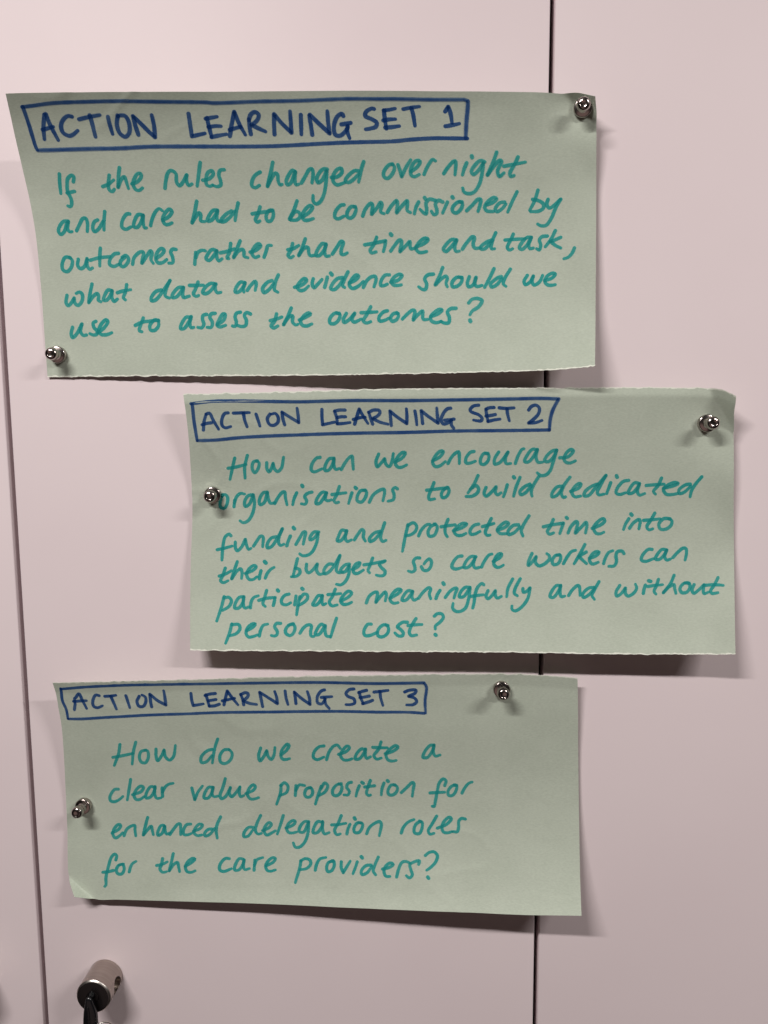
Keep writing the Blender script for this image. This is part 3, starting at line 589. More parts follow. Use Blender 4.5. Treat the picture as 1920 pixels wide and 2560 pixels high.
    (0, 'handwritten_line', 2.76, """519 8270,486 8502,506 8629,583 8505,691 8158!,658 8413,701 8554,762 8541;946 8070,897 8116,903 8279,959 8419,943 8526,883 8544,824 8496;969 8466,1095 8282,1162 8074,1128 8017,1026 8211,983 8420,1028 8528,1124 8539,1222 8471;1800 7964,1745 8220,1717 8406,1764 8444;1649 8219,1785 8103,1930 8072,2074 8035;2074 8058,2003 8035,1914 8221,1922 8384,1993 8398,2069 8245,2074 8058;2653 7944,2581 7935,2492 8154,2464 8340,2524 8340,2612 8131,2665 7921!,2635 8178,2657 8308,2705 8294;2943 7843,2882 7875,2867 8015,2888 8179,2849 8309,2777 8295;3100 7806,3027 7829,3001 7946,3045 8133,3017 8296,2945 8295;3127 8203,3251 8041,3279 7845,3243 7831,3167 8040,3127 8227,3174 8283,3283 8228;3556 7773,3483 7810,3456 7949,3477 8113,3451 8267,3403 8252;3735 7836,3664 7788,3626 7881,3658 8068,3644 8231,3583 8277,3499 8239;4203 7840,4162 8097,4100 8259,4147 8330,4220 8261;4086 8072,4187 8027,4297 7949;4470 7633,4418 7866,4324 8215!,4429 7937,4490 7914,4487 8124,4545 8232,4582 8205;4608 8056,4741 7941,4815 7849,4779 7816,4694 7917,4631 8103,4666 8244,4737 8268,4834 8200;5332 7837,5248 7835,5161 8020,5160 8170,5232 8200,5317 8071,5343 7884,5284 7813;5459 7841,5402 8050,5413 8158,5498 8076,5609 7845!,5558 8055,5594 8149,5727 8046;5900 7619,5824 7899,5762 8108,5810 8189,5895 8145;5724 7825,5874 7816,6013 7801;6199 7769,6126 7814,6045 7999,6052 8117,6124 8119,6233 8028;6391 7869,6319 7867,6257 8006,6281 8138,6353 8102,6402 7939,6367 7830;6469 8068,6559 7897,6657 7759,6693 7783,6667 8102!,6764 7903,6838 7797,6836 7952,6848 8094,6932 8096;6981 8004,7126 7890,7188 7774,7139 7749,7042 7864,6981 8004,6992 8145,7077 8218,7174 8174;7441 7720,7345 7731,7284 7848,7319 8038,7307 8226,7222 8232,7162 8174;7672 7537,7734 7410,7830 7380,7914 7463,7852 7676,7730 7838,7694 7955;7693 8153,7703 8192"""),
    (1, 'heading_frame', 2.50, """116 389,477 314,814 310,1818 387,2153 411,2994 416,3979 459,5664 427,6458 404,6746 428!,6606 932,6554 1258,6536 1608;6536 1603,5861 1620,4799 1634,3929 1673,2963 1668,2334 1673,1464 1694,883 1745,493 1814,155 1821;135 400,129 1079,149 1836"""),
    (1, 'heading_word', 2.50, """280 1425,309 1088,362 804;362 804,424 770,470 1017,553 1401;266 1216,353 1168,438 1146;761 771,700 794,639 999,625 1259,681 1354,779 1306;856 790,1002 781,1146 776;1036 808,1045 1068,1073 1328;1263 843,1285 1077,1309 1311;1515 854,1456 1032,1481 1241,1551 1295,1641 1170,1653 964,1612 833,1539 855;1757 1279,1737 1046,1736 787!,1857 974,2013 1206!,2018 908,2015 649"""),
    (1, 'heading_word', 2.50, """2461 731,2444 1038,2442 1320!,2663 1230;2685 820,2708 1052,2708 1298;2686 805,2772 774,2876 779;2720 1053,2793 1031,2870 1035;2708 1298,2817 1288,2939 1259;3021 1324,3068 1071,3135 758!,3191 1027,3262 1311;3004 1145,3128 1085,3225 1069;3346 1340,3319 1109,3297 878;3296 889,3385 806,3492 826,3499 913,3444 1038,3355 1126!,3481 1269,3623 1351;3681 1404,3679 1149,3684 854!,3781 1051,3961 1335!,3978 1056,3985 776;4134 866,4139 1110,4143 1389;4250 1340,4247 1112,4250 858!,4359 1063,4528 1329!,4528 1040,4535 751;4785 764,4723 789,4641 965,4587 1218,4623 1360,4709 1321,4773 1220;4652 1219,4737 1210,4822 1180;4773 1220,4767 1397,4806 1523"""),
    (1, 'heading_word', 2.50, """5296 658,5198 693,5130 845,5150 911,5276 1023,5330 1150,5314 1250,5241 1250,5175 1224;5420 822,5421 1024,5433 1277;5421 812,5484 762,5569 747;5406 1075,5492 1050,5578 1015;5433 1277,5531 1227,5653 1187;5665 763,5796 785,5929 765;5800 800,5801 1027,5820 1254"""),
    (1, 'heading_word', 2.50, """6189 853,6245 718,6331 668,6386 779,6362 981,6255 1206,6166 1341!,6299 1322,6410 1242"""),
    (1, 'handwritten_line', 2.54, """814 2534,770 2869,708 3360;1049 2438,993 2874,992 3313;681 2929,856 2871,1019 2782;1229 2649,1155 2698,1132 2955,1174 3110,1238 2958,1258 2727,1205 2648;1400 2731,1402 2962,1439 3081,1495 2888,1516 2760!,1538 2966,1596 3071,1665 2945,1710 2526;2373 2571,2312 2593,2226 2819,2212 3048,2260 3117,2408 3006;2628 2608,2543 2630,2469 2882,2463 3075,2529 3063,2603 2836,2628 2623!,2627 2914,2663 3042,2724 3004;2761 3046,2823 2819,2908 2594,2957 2545,2969 2749,2980 3045;3443 2487,3395 2765,3419 2969,3492 2819,3552 2668!,3577 2872,3638 2965,3687 2774,3710 2470;3748 2800,3881 2625,3929 2449,3880 2433,3784 2624,3748 2851,3797 2989,3870 2990,3955 2905;4429 2758,4561 2607,4620 2406,4571 2390,4464 2607,4429 2834,4479 2976,4564 2946,4660 2785;4709 2861,4768 2634,4851 2458,4899 2423,4913 2584,4916 2862;5178 2409,5118 2434,5035 2660,5037 2837,5110 2848,5207 2777;5434 2485,5361 2485,5303 2686,5305 2863,5366 2898,5437 2762,5447 2535,5385 2475;5627 2435,5558 2687,5560 2889,5645 2838,5716 2687,5797 2435!,5752 2662,5767 2863,5852 2863;5937 2863,5981 2586,6049 2334,6085 2309;6328 2360,6243 2324,6138 2586,6106 2787,6166 2812,6260 2611,6327 2334!,6309 2611,6348 2812,6433 2812;6679 2360,6607 2385,6502 2586,6469 2761,6530 2796,6612 2661,6679 2360!,6627 2786,6571 3138,6499 3289,6402 3314,6341 3214;6741 2646,6890 2610,6982 2384,6932 2334,6851 2485,6820 2710,6870 2826,6943 2835,7027 2760"""),
    (1, 'handwritten_line', 2.54, """558 3953,510 4211,515 4443,589 4470,641 4264,644 4032,596 3944,545 4005;764 4419,780 4162;773 4275,819 4033,897 3905,971 3932;1120 3959,1045 3984,966 4215,975 4411,1051 4319,1132 3959!,1145 4320,1096 4732,1022 4964,936 5040,874 4962;1393 3862,1319 3886,1239 4167,1248 4348,1323 4272,1392 3887!,1411 4171,1446 4300,1520 4266;1519 4302,1585 4072,1675 3870,1711 3871,1719 4077,1744 4360;1931 3905,1877 4134,1849 4364;2034 3628,2045 3670;2212 3892,2126 3940,2074 4066,2108 4221,2081 4348,2008 4334;2481 3929,2408 3900,2306 4126,2278 4330,2339 4332,2428 4106,2476 3929!,2452 4158,2487 4235,2561 4202;2717 3697,2662 4011,2610 4239,2645 4317,2694 4293;2577 3998,2700 3972,2835 3940;2945 3944,2904 4172,2877 4349;3009 3743,3026 3779;3191 3850,3105 3873,3041 4074,3038 4252,3110 4305,3187 4129,3210 3902,3155 3849;3257 4309,3335 4032,3460 3858,3534 3824,3544 3936,3507 4264;3779 3814,3743 3763,3693 3838,3714 4015,3699 4218,3600 4282;4453 3582,4401 3844,4349 4096,4359 4222,4457 4198;4315 3869,4462 3835,4658 3785;4707 3770,4633 3845,4582 4022,4605 4158,4679 4097,4725 3896,4695 3755,4633 3845;5258 3317,5184 3644,5071 3971;5122 3821,5220 3695,5268 3820,5242 3971,5143 4097,5033 4107;5403 3770,5364 3996,5399 4096,5486 3971,5586 3744!,5572 3945,5607 4046,5676 3970;5793 3668,5755 3919,5716 4120;5909 3366,5923 3406;6025 3391,5951 3768,5904 4094;6208 3641,6122 3717,6023 3918,6034 4033,6120 3968,6232 3691;6366 3365,6268 3691,6230 3917,6241 4092;6792 3713,6706 3739,6607 3990,6606 4114,6692 4064,6804 3763;6937 3376,6828 3688,6778 3963,6813 4137,6855 4112;6949 3911,7096 3785,7140 3635,7108 3610,7023 3736,6973 3961,7021 4110,7131 4083;7437 3633,7340 3708,7217 3908,7192 4073,7277 4057,7388 3807,7593 3308!,7486 3707,7436 3931,7460 4031,7558 4005;7680 3582,7644 3781,7606 3990;7785 3323,7796 3373;8008 3492,7911 3532,7802 3781,7777 3955,7838 4020,7948 3955;8204 3607,8118 3582,8021 3831,7997 3970,8070 3970,8155 3806,8204 3631!,8167 3905,8204 4039,8301 3979;8603 3404,8544 3679,8460 3903,8496 4002;8326 3681,8459 3655,8653 3628;8642 3778,8799 3702,8907 3602,8847 3567,8726 3653,8642 3828,8691 4001,8800 4015,8897 3975;9124 3624,9041 3650,8921 3851,8933 3975,9018 3924,9137 3699;9328 3345,9219 3623,9150 3873,9126 4097"""),
    (1, 'handwritten_line', 2.54, """714 5543,683 5476,612 5578,580 5862,570 6223,567 6481;475 6078,596 6027,741 5940;799 5785,803 5991,842 6121,913 5992,981 5684!,1009 5916,1049 6071,1090 6030;1137 5943,1190 5763,1261 5558,1303 5585,1304 5971;1542 5589,1457 5639,1387 5869,1390 6013,1462 5973,1556 5692,1656 5283!,1603 5590,1594 5821,1633 5924,1693 5874;1806 5569,1765 5798,1748 5936;1857 5237,1877 5289;1913 5889,1983 5625,2042 5422,2083 5423,2068 5627,2047 5883;2323 5430,2237 5428,2166 5630,2167 5722,2228 5683,2311 5481!,2291 5837,2210 6193,2115 6319,2029 6317,1987 6249;2824 5390,2750 5363,2691 5590,2669 5768,2730 5769,2813 5542,2836 5390!,2814 5669,2852 5796,2925 5737;2981 5738,3045 5521,3117 5345,3149 5396,3144 5649,3182 5791;3447 5426,3350 5475,3254 5701,3267 5803,3352 5728,3459 5451;3532 5099,3484 5401,3461 5678,3499 5805,3560 5765;3959 5178,3912 5605,3865 6185;3959 5203,4057 5103,4118 5228,4094 5429,4010 5555,3924 5595;4156 5595,4204 5379,4302 5178,4363 5163;4460 5152,4375 5253,4326 5454,4352 5604,4437 5579,4485 5403,4492 5227,4436 5143;4693 4976,4643 5252,4644 5502,4681 5627;4565 5252,4692 5212,4826 5176;4790 5401,4961 5275,5034 5150,4961 5125,4851 5276,4802 5426,4851 5561,4937 5575,5022 5499;5254 5148,5168 5199,5095 5399,5107 5524,5180 5523,5278 5422;5486 4937,5412 5247,5375 5471,5412 5571,5461 5555;5322 5238,5424 5187,5534 5121;5595 5370,5729 5269,5803 5118,5754 5069,5644 5220,5595 5370,5643 5494,5765 5502;5985 5166,5888 5192,5790 5417,5802 5532,5899 5466,6009 5241;6178 4831,6083 5140,6033 5389,6063 5588;6620 4960,6558 5234,6509 5408,6545 5507,6623 5456;6436 5235,6595 5159,6803 5091!,6765 5305,6735 5479;6860 4882,6875 4911;6886 5451,6936 5227,7035 5027,7059 5051,7021 5447!,7131 5223,7218 5048,7229 5172,7203 5444;7326 5278,7485 5143,7560 4994,7536 4911,7425 5045,7351 5268,7399 5455,7472 5473,7540 5413;8000 4919,7937 5116,7899 5313;8043 4746,8057 4781;8010 5263,8084 5066,8195 4943,8206 5041,8180 5287;8478 4709,8402 4966,8327 5213,8363 5320,8437 5286;8268 4977,8402 4956,8574 4916;8756 4915,8635 4915,8548 5113,8571 5285,8668 5299,8767 5161,8788 4988,8732 4905"""),
    (1, 'handwritten_line', 2.54, """632 6791,587 7101,552 7282,602 7360,687 7282;526 7102,635 7024,743 6894;848 6544,803 6843,754 7204!,841 6920,913 6817,939 6946,935 7194;1001 6998,1146 6870,1198 6742,1155 6690,1060 6844,1026 7050,1077 7231,1150 7231,1217 7128;1287 6897,1270 7051,1260 7206;1349 6547,1374 6599;1369 7181,1404 7001,1463 6847,1523 6771;1950 6443,1913 6776,1876 7109;1914 6802,1988 6855,2002 6983,1942 7110,1845 7134;2119 6652,2117 6883,2160 6986,2244 6859,2314 6655!,2305 6886,2356 7040,2442 7015;2595 6659,2522 6658,2440 6887,2454 7026,2526 6965,2621 6736,2725 6329!,2681 6660,2672 6915,2722 6992,2782 6957;2900 6662,2827 6687,2745 6890,2770 6967,2831 6942,2901 6713!,2894 7070,2837 7325,2753 7453,2679 7427;2964 6866,3072 6740,3095 6613,3034 6638,2976 6816,2990 6994,3052 7020,3160 6893;3324 6437,3279 6716,3246 6919,3276 6996;3169 6690,3339 6640,3557 6539;3545 6565,3449 6666,3488 6793,3558 6946,3541 7084,3468 7114,3399 7083;4185 6436,4117 6437,4070 6564,4096 6741,4104 6894,4051 6970,3982 6930;4219 6766,4257 6892,4331 6907,4389 6764,4399 6561,4361 6470,4289 6588,4266 6664;4956 6354,4883 6380,4789 6634,4780 6786,4842 6851,4974 6784;5212 6376,5115 6377,5020 6606,4999 6783,5072 6783,5166 6553,5200 6401!,5168 6680,5206 6806,5279 6780;5320 6764,5372 6526,5455 6297,5503 6272;5531 6549,5651 6396,5678 6269,5625 6270,5554 6473,5545 6675,5608 6776,5668 6750,5716 6688;6233 6236,6176 6539,6172 6691,6238 6563,6308 6360!,6299 6562,6362 6698,6458 6635,6552 6432,6546 6306,6501 6231;6733 6277,6660 6304,6602 6506,6629 6642,6702 6620,6753 6452,6745 6276,6684 6278;6811 6602,6868 6373,6951 6145,7024 6093;7192 5875,7122 6166,7006 6596;7219 6153,7087 6317!,7162 6466,7233 6590;7283 6387,7404 6284,7456 6158,7402 6134,7318 6261,7284 6463,7336 6602,7444 6534;7543 6583,7575 6357,7634 6156,7706 6096;7910 6204,7877 6115,7792 6130,7765 6280,7778 6506,7740 6667,7642 6683;8426 6051,8353 6052,8246 6302,8236 6452,8310 6502,8455 6401;8695 6075,8609 6050,8514 6275,8492 6411,8565 6425,8660 6224,8695 6075!,8661 6324,8700 6450,8768 6409;8815 6349,8902 6148,8998 5999,9047 6023,9057 6197,9036 6448"""),
    (1, 'handwritten_line', 2.54, """619 7902,572 8316,488 8850;619 7954,704 7927,754 8056,719 8263,597 8435;961 7901,900 7926,828 8159,817 8340,890 8339,963 8133,981 7901!,975 8184,1001 8339,1086 8288;1106 8329,1121 8081,1169 7927,1249 7865;1399 7660,1365 7928,1335 8185,1379 8278;1260 8041,1377 7969,1560 7929;1553 7955,1544 8083,1526 8238;1599 7646,1614 7682;1811 7803,1731 7853,1671 8059,1697 8187,1770 8214,1843 8137;1939 7881,1928 8087,1917 8215;2046 7585,2063 7616;2012 7908,1978 8242,1955 8600;2013 7985,2085 7806,2146 7832,2148 7987,2075 8140,1991 8242;2416 7886,2354 7860,2283 8065,2247 8218,2320 8219,2404 7989,2423 7861!,2418 8117,2443 8220,2491 8169;2657 7621,2611 7888,2552 8118,2602 8256,2699 8221;2525 7826,2647 7811,2757 7786;2772 8067,2905 7914,2959 7761,2902 7694,2806 7863,2759 8067,2809 8195,2895 8185,2963 8119;3232 8145,3283 7890,3379 7737,3428 7737,3408 8120!,3503 7865,3574 7727,3595 7839,3578 8069;3662 7967,3795 7813,3862 7659,3805 7624,3709 7788,3663 8018,3725 8155,3811 8135;4075 7709,3989 7684,3906 7889,3883 8042,3956 8042,4040 7837,4075 7709!,4065 7939,4103 8041,4164 7989;4188 7964,4258 7759,4366 7569,4403 7604,4381 7809,4408 7987;4575 7669,4528 7833,4505 7976;4626 7383,4644 7434;4676 7934,4758 7703,4854 7574,4886 7599,4857 7779,4835 7958;5122 7546,5036 7547,4954 7726,4932 7905,5005 7905,5122 7571!,5104 7980,5046 8337,4949 8465,4864 8451,4814 8340,4820 8162;5371 7441,5339 7390,5268 7519,5223 7774,5203 8132,5181 8336;5151 7888,5261 7851,5370 7824;5453 7669,5420 7874,5458 7976,5529 7847,5587 7668!,5590 7847,5629 7948,5701 7881;5896 7214,5818 7562,5799 7895;6035 7201,5952 7560,5938 7765,5994 7856;6091 7583,6101 7721,6162 7684,6220 7555!,6191 7939,6085 8272,5964 8436,5902 8377,5901 8250;6780 7467,6707 7444,6614 7701,6593 7881,6654 7905,6747 7647,6780 7441!,6773 7722,6801 7875,6861 7847;6934 7819,7003 7587,7098 7431,7123 7481,7142 7812;7392 7499,7295 7527,7190 7760,7205 7887,7289 7808,7405 7524;7478 7278,7406 7575,7362 7806,7409 7957;7863 7417,7800 7672,7816 7825,7887 7748,7968 7518!,7973 7722,8024 7823,8119 7721,8176 7517,8148 7364;8332 7404,8312 7567,8303 7720;8389 7236,8426 7261;8566 7184,8530 7464,8497 7643,8536 7745;8383 7455,8504 7414,8650 7388;8848 7031,8795 7336,8670 7693!,8763 7489,8858 7387,8873 7514,8903 7719;9137 7335,9039 7335,8971 7540,9012 7693,9097 7677,9153 7488,9124 7320,9051 7310;9223 7386,9192 7590,9231 7717,9313 7589,9407 7384!,9399 7587,9414 7724,9499 7661;9665 7102,9594 7402,9535 7608,9561 7708,9673 7673;9407 7409,9581 7378,9774 7378"""),
    (1, 'handwritten_line', 2.54, """765 8959,721 9320,652 9708;769 8984,892 8983,916 9138,855 9318,733 9413;1039 9214,1149 9085,1198 8957,1149 8946,1063 9085,1026 9317,1075 9461,1173 9429,1234 9378;1271 9419,1295 9188,1344 9008,1425 8957;1662 8932,1589 8931,1552 9060,1601 9239,1589 9378,1540 9419,1491 9393;1895 8948,1809 9009,1748 9214,1772 9342,1846 9393,1907 9266,1924 9061,1882 8948,1809 9009;2017 9307,2078 9113,2164 8986,2225 9011,2212 9266,2224 9419,2273 9430;2482 9037,2408 8961,2322 9190,2298 9358,2371 9343,2457 9088,2482 9012!,2481 9266,2506 9409,2579 9429;2689 8731,2640 9037,2579 9460;3325 8959,3264 8960,3190 9213,3202 9375,3288 9390,3435 9263;3631 9009,3545 8984,3447 9187,3447 9389,3520 9439,3618 9312,3643 9110,3594 8969;3985 8880,3899 8881,3802 9058,3850 9134,3911 9284,3899 9385,3826 9401,3757 9286;4144 8742,4071 8980,4021 9258,4058 9384,4156 9357;3997 9006,4095 8980,4254 8963;4481 8647,4534 8556,4620 8570,4645 8696,4584 8874,4498 9026,4498 9127;4496 9343,4510 9363"""),
    (2, 'heading_frame', 2.20, """119 305,543 234,1261 184,2075 187,2965 205,4108 242,5125 267,6140 338,7058 342!,7097 522,7058 1072,7055 1598;7024 1614,6743 1565,6101 1541,5333 1490,4051 1484,3025 1459,2510 1486,1738 1520,963 1589,163 1663;122 285,101 836,154 1260,154 1677"""),
    (2, 'heading_word', 2.40, """315 1243,341 1002,344 733;372 703,449 524,493 823,557 1191;322 872,440 852,570 837;825 630,763 598,691 861,697 1098,771 1161,864 1076;932 664,1040 657,1145 626;1045 669,1077 907,1126 1234;1335 652,1358 919,1385 1185;1588 692,1532 925,1567 1132,1644 1135,1703 932,1701 726,1643 635;1804 1170,1794 906,1797 612!,1923 881,2081 1092!,2077 770,2071 464"""),
    (2, 'heading_word', 2.40, """2582 617,2583 907,2605 1141!,2799 1079;2867 688,2892 979,2910 1182;2848 716,2932 663,3048 640;2893 950,2971 925,3049 900;2910 1182,3014 1170,3106 1105;3194 1138,3237 824,3283 550!,3359 831,3463 1152;3169 964,3292 913,3409 862;3573 1158,3560 928,3531 697;3530 726,3611 645,3673 677,3668 791,3571 986!,3695 1107,3821 1154;3933 1251,3917 976,3899 645!,4048 869,4219 1133!,4214 877,4187 621;4387 613,4393 885,4422 1181;4577 1146,4572 892,4563 665!,4686 924,4845 1183!,4841 901,4812 647;5146 587,5081 629,4995 878,5000 1132,5076 1162,5146 968;5071 898,5174 884,5276 871;5134 939,5152 1193,5210 1363"""),
    (2, 'heading_word', 2.40, """5709 566,5619 591,5549 756,5583 869,5695 984,5704 1152,5625 1217,5536 1215;5806 708,5825 931,5869 1184;5793 719,5871 665,5949 629;5812 931,5902 906,5993 869;5857 1184,5948 1130,6052 1049;6087 705,6229 675,6358 640;6203 675,6208 941,6244 1265"""),
    (2, 'heading_word', 2.40, """6675 720,6766 651,6894 654,6878 763,6747 899!,6860 984,6896 1124,6829 1245,6700 1259"""),
    (2, 'handwritten_line', 2.44, """1128 2804,1097 3200,1008 3725;1434 2711,1382 3146,1356 3667;986 3363,1148 3306,1369 3204;1628 3063,1537 3119,1496 3350,1533 3582,1610 3612,1669 3381,1654 3092,1602 3062;1822 3025,1819 3326,1848 3528,1922 3327,1976 3068!,1999 3357,2075 3502,2153 3359,2198 2869;2903 3056,2813 3111,2694 3367,2691 3613,2781 3598,2900 3314;3018 2612,2956 3000,2902 3640;3225 3075,3135 3090,3055 3317,3065 3603,3154 3662,3259 3494,3287 3237,3238 3076;3844 3014,3801 3337,3824 3565,3903 3368,3958 3142!,3981 3370,4043 3513,4097 3316,4119 3004;4239 3318,4344 3122,4393 2925,4361 2867,4268 3064,4226 3318,4262 3500,4326 3518,4396 3480;5068 2947,4977 2979,4871 3215,4860 3441,4931 3526,5062 3415;5112 3529,5154 3247,5248 2967,5326 2912,5381 3053;5346 3306,5490 3195,5561 3027,5519 2953,5426 3138,5384 3363,5434 3532,5524 3550,5602 3494;5865 3104,5787 3086,5681 3338,5666 3506,5744 3496,5837 3255,5870 3087!,5862 3340,5886 3480,5964 3408;6173 2794,6123 3090,6029 3369,6079 3510,6170 3466;6008 3016,6136 3034,6291 3036;6250 3287,6406 3177,6498 3010,6460 2943,6342 3092,6262 3316,6298 3540,6375 3597,6458 3569;7196 2933,7119 2949,6999 3266,6977 3450,7062 3450,7168 3155,7196 2933!,7180 3239,7218 3395,7309 3351"""),
    (2, 'handwritten_line', 2.44, """1079 4763,1006 4777,911 5105,923 5281,1002 5318,1108 5196,1166 5077;1321 4333,1288 4769,1251 5238;1357 5001,1526 4853,1566 4679,1514 4621,1423 4796,1383 5030,1421 5205,1498 5204,1577 5086;1785 4679,1708 4650,1616 4969,1615 5144,1693 5115,1771 4853,1790 4650!,1783 4998,1821 5162,1898 5144;1932 5086,1926 4708;1933 4882,1991 4651,2068 4535,2140 4507;2499 4713,2528 5003,2552 5224!,2618 4888,2705 4628;2902 4688,2825 4687,2746 4947,2732 5150,2809 5151,2888 4890,2910 4688!,2887 4977,2925 5094,3002 5066;3149 4307,3094 4720,3041 5037,3065 5183,3143 5097,3236 4722;3244 4694,3221 4953,3258 5098,3337 4955,3429 4668!,3414 4956,3438 5101,3498 5044;3542 4958,3685 4816,3724 4673,3686 4587,3608 4729,3568 4987,3617 5178,3681 5202,3784 5135;4221 4623,4211 4910,4128 5427;4213 4623,4291 4499,4354 4653,4326 4911,4196 5053;4492 5055,4509 4626;4507 4826,4573 4598,4676 4627;4791 4713,4714 4770,4673 4970,4698 5113,4775 5113,4828 4942,4804 4742,4753 4713;4998 4658,4944 4971,4875 5429;4997 4743,5064 4516,5122 4630,5073 4886,4956 5057;5386 4547,5295 4603,5216 4830,5227 5029,5304 5058,5378 4887,5390 4632,5334 4546;5580 4491,5528 4519,5488 4689,5538 4887,5511 5030,5433 5030;5733 4633,5693 4859,5665 5087;5786 4492,5811 4531;5949 4408,5900 4690,5872 4973,5910 5058,5949 5030;5836 4690,5927 4662,6030 4634;6212 4521,6171 4775,6156 5030;6280 4420,6295 4454;6431 4606,6354 4606,6287 4832,6299 5001,6376 5029,6455 4888,6469 4691,6405 4589;6545 4927,6650 4719,6769 4494,6794 4550,6774 4831,6757 5084;7389 4632,7417 4436,7365 4353,7286 4521,7245 4856,7203 5305,7176 5519,7142 5503;7102 4942,7245 4924,7388 4911;7623 4629,7532 4658,7453 4883,7465 5050,7542 5049,7609 4853,7623 4629,7571 4602;7725 4952,7778 4739,7857 4542,7927 4485"""),
    (2, 'handwritten_line', 2.44, """941 6717,1071 6547,1112 6368,1073 6321,994 6490,953 6728,1004 6934,1096 6814,1148 6694;1173 6830,1227 6543,1319 6392,1384 6361,1387 6570,1400 6839;1640 6000,1590 6389,1547 6790!,1640 6538,1705 6388,1721 6568,1740 6777;1949 6358,1898 6358,1831 6627,1829 6806,1907 6716,1962 6388!,1972 6627,1997 6746,2061 6686;2060 6764,2127 6537,2219 6298,2258 6286,2268 6477,2265 6775;2463 6298,2385 6328,2318 6596,2329 6763,2406 6775,2471 6715;2510 6626,2653 6477,2688 6328,2629 6299,2550 6477,2523 6686,2585 6804,2675 6775;2870 6507,2793 6537,2727 6715,2739 6822,2829 6745,2922 6477;3043 5974,2975 6299,2951 6596,2969 6922;3667 6449,3577 6449,3485 6685,3483 6861,3560 6832,3653 6567;3814 5921,3733 6302,3704 6596,3754 6743,3818 6713;3845 6596,3975 6449,4015 6302,3978 6232,3899 6390,3871 6625,3921 6783,4024 6683,4090 6595;4251 5922,4195 6302,4127 6740;4297 6476,4440 6329,4480 6183,4442 6137,4350 6272,4309 6505,4346 6662,4424 6679,4501 6637;4738 6182,4660 6182,4568 6416,4553 6619,4630 6648,4737 6211!,4720 6675,4653 7082,4549 7298,4471 7299,4433 7115;4995 6209,4918 6181,4838 6442,4823 6674,4901 6656,4994 6383,5009 6180!,5005 6556,5042 6711,5133 6652;5373 5917,5305 6264,5237 6553,5275 6742,5345 6707;5183 6323,5317 6304,5460 6245;5537 6290,5496 6491,5474 6704;5625 6013,5640 6070;5757 6229,5680 6230,5613 6461,5624 6633,5702 6643,5768 6459,5778 6258,5706 6219;5857 6686,5911 6428,6029 6226,6120 6168,6145 6281,6102 6766;6531 6644,6571 6416,6664 6188,6782 6072;6911 6155,6832 6241,6779 6468,6790 6637,6881 6663,6935 6436,6937 6182,6885 6127;7224 5923,7131 6263,7056 6546,7089 6686,7167 6644;7233 6429,7416 6256,7509 6029,7471 5963,7365 6145,7324 6399,7349 6583,7427 6620,7518 6561;7782 6033,7704 6013,7651 6138,7649 6362,7622 6558,7531 6561"""),
    (2, 'handwritten_line', 2.44, """1015 7910,1032 7733,993 7644,929 7792,880 8147,830 8675,815 9017,781 9117;772 8449,868 8429,970 8371;1162 8088,1072 8147,1027 8353,1061 8511,1138 8511,1180 8295,1149 8100,1085 8135;1278 8430,1303 8206,1341 8058,1405 7969;1917 7836,1892 8144,1867 8292,1919 8437,1996 8407;1803 8145,1918 8085,2007 7977;2121 7609,2084 8024,2047 8377!,2135 8082,2204 7993,2225 8169,2247 8404;2354 8168,2481 7990,2537 7842,2493 7813,2404 7961,2359 8197,2393 8401,2470 8429,2547 8358;3199 7833,3122 7822,3020 8099,3021 8332,3099 8388,3239 8269;3469 7858,3392 7830,3316 8093,3304 8326,3381 8324,3469 8032,3482 7887!,3470 8148,3497 8304,3586 8261;3677 8334,3687 7883;3683 8115,3726 7882,3841 7775;3907 8138,4048 7962,4086 7805,4034 7771,3932 7964,3900 8167,3934 8338,3998 8365,4088 8305;4583 7889,4552 8262,4474 8834;4576 7890,4666 7790,4756 7856,4770 8027,4693 8211,4564 8273;4861 8279,4886 8023,4949 7793,5065 7721;5208 7871,5118 7930,5080 8159,5106 8327,5184 8268,5229 8012,5208 7842,5143 7901;5363 7894,5364 8149,5403 8355!,5467 8117,5538 7860;5673 7884,5635 8139,5592 8393;5750 7666,5771 7722;5945 8015,5841 8047,5752 8275,5765 8414,5855 8354,5958 8071;6081 7673,6009 8041,5984 8266,6031 8420;6165 8175,6307 8086,6372 7972,6320 7906,6229 8033,6191 8286,6230 8467,6308 8475;6437 8497,6476 8163,6540 7881,6618 7839,6695 7903;6864 7952,6877 7812,6786 7844,6695 7959,6708 8153,6740 8401,6683 8525,6626 8434;6994 7585,7072 7454,7163 7428,7227 7576,7201 7827,7097 8081,7019 8195;7040 8470,7058 8524"""),
]

def spline(pts, step):
    """smooth dense line through pts (2D), centripetal enough for handwriting"""
    n = len(pts)
    if n == 2:
        L = (pts[1]-pts[0]).length
        m = max(2, int(L/step))
        return [pts[0].lerp(pts[1], i/m) for i in range(m+1)]
    out = []
    for i in range(n-1):
        p1, p2 = pts[i], pts[i+1]
        p0 = pts[i-1] if i else p1*2-p2
        p3 = pts[i+2] if i+2 < n else p2*2-p1
        d01 = max((p1-p0).length, 1e-6)**0.5; d12 = max((p2-p1).length, 1e-6)**0.5; d23 = max((p3-p2).length, 1e-6)**0.5
        m1 = ((p1-p0)/d01-(p2-p0)/(d01+d12)+(p2-p1)/d12)*d12
        m2 = ((p2-p1)/d12-(p3-p1)/(d12+d23)+(p3-p2)/d23)*d12
        m = max(2, int((p2-p1).length/step))
        for s in range(m):
            t = s/m
            out.append(p1*(2*t**3-3*t*t+1)+m1*(t**3-2*t*t+t)+p2*(-2*t**3+3*t*t)+m2*(t**3-t*t))
    out.append(pts[-1].copy())
    return out

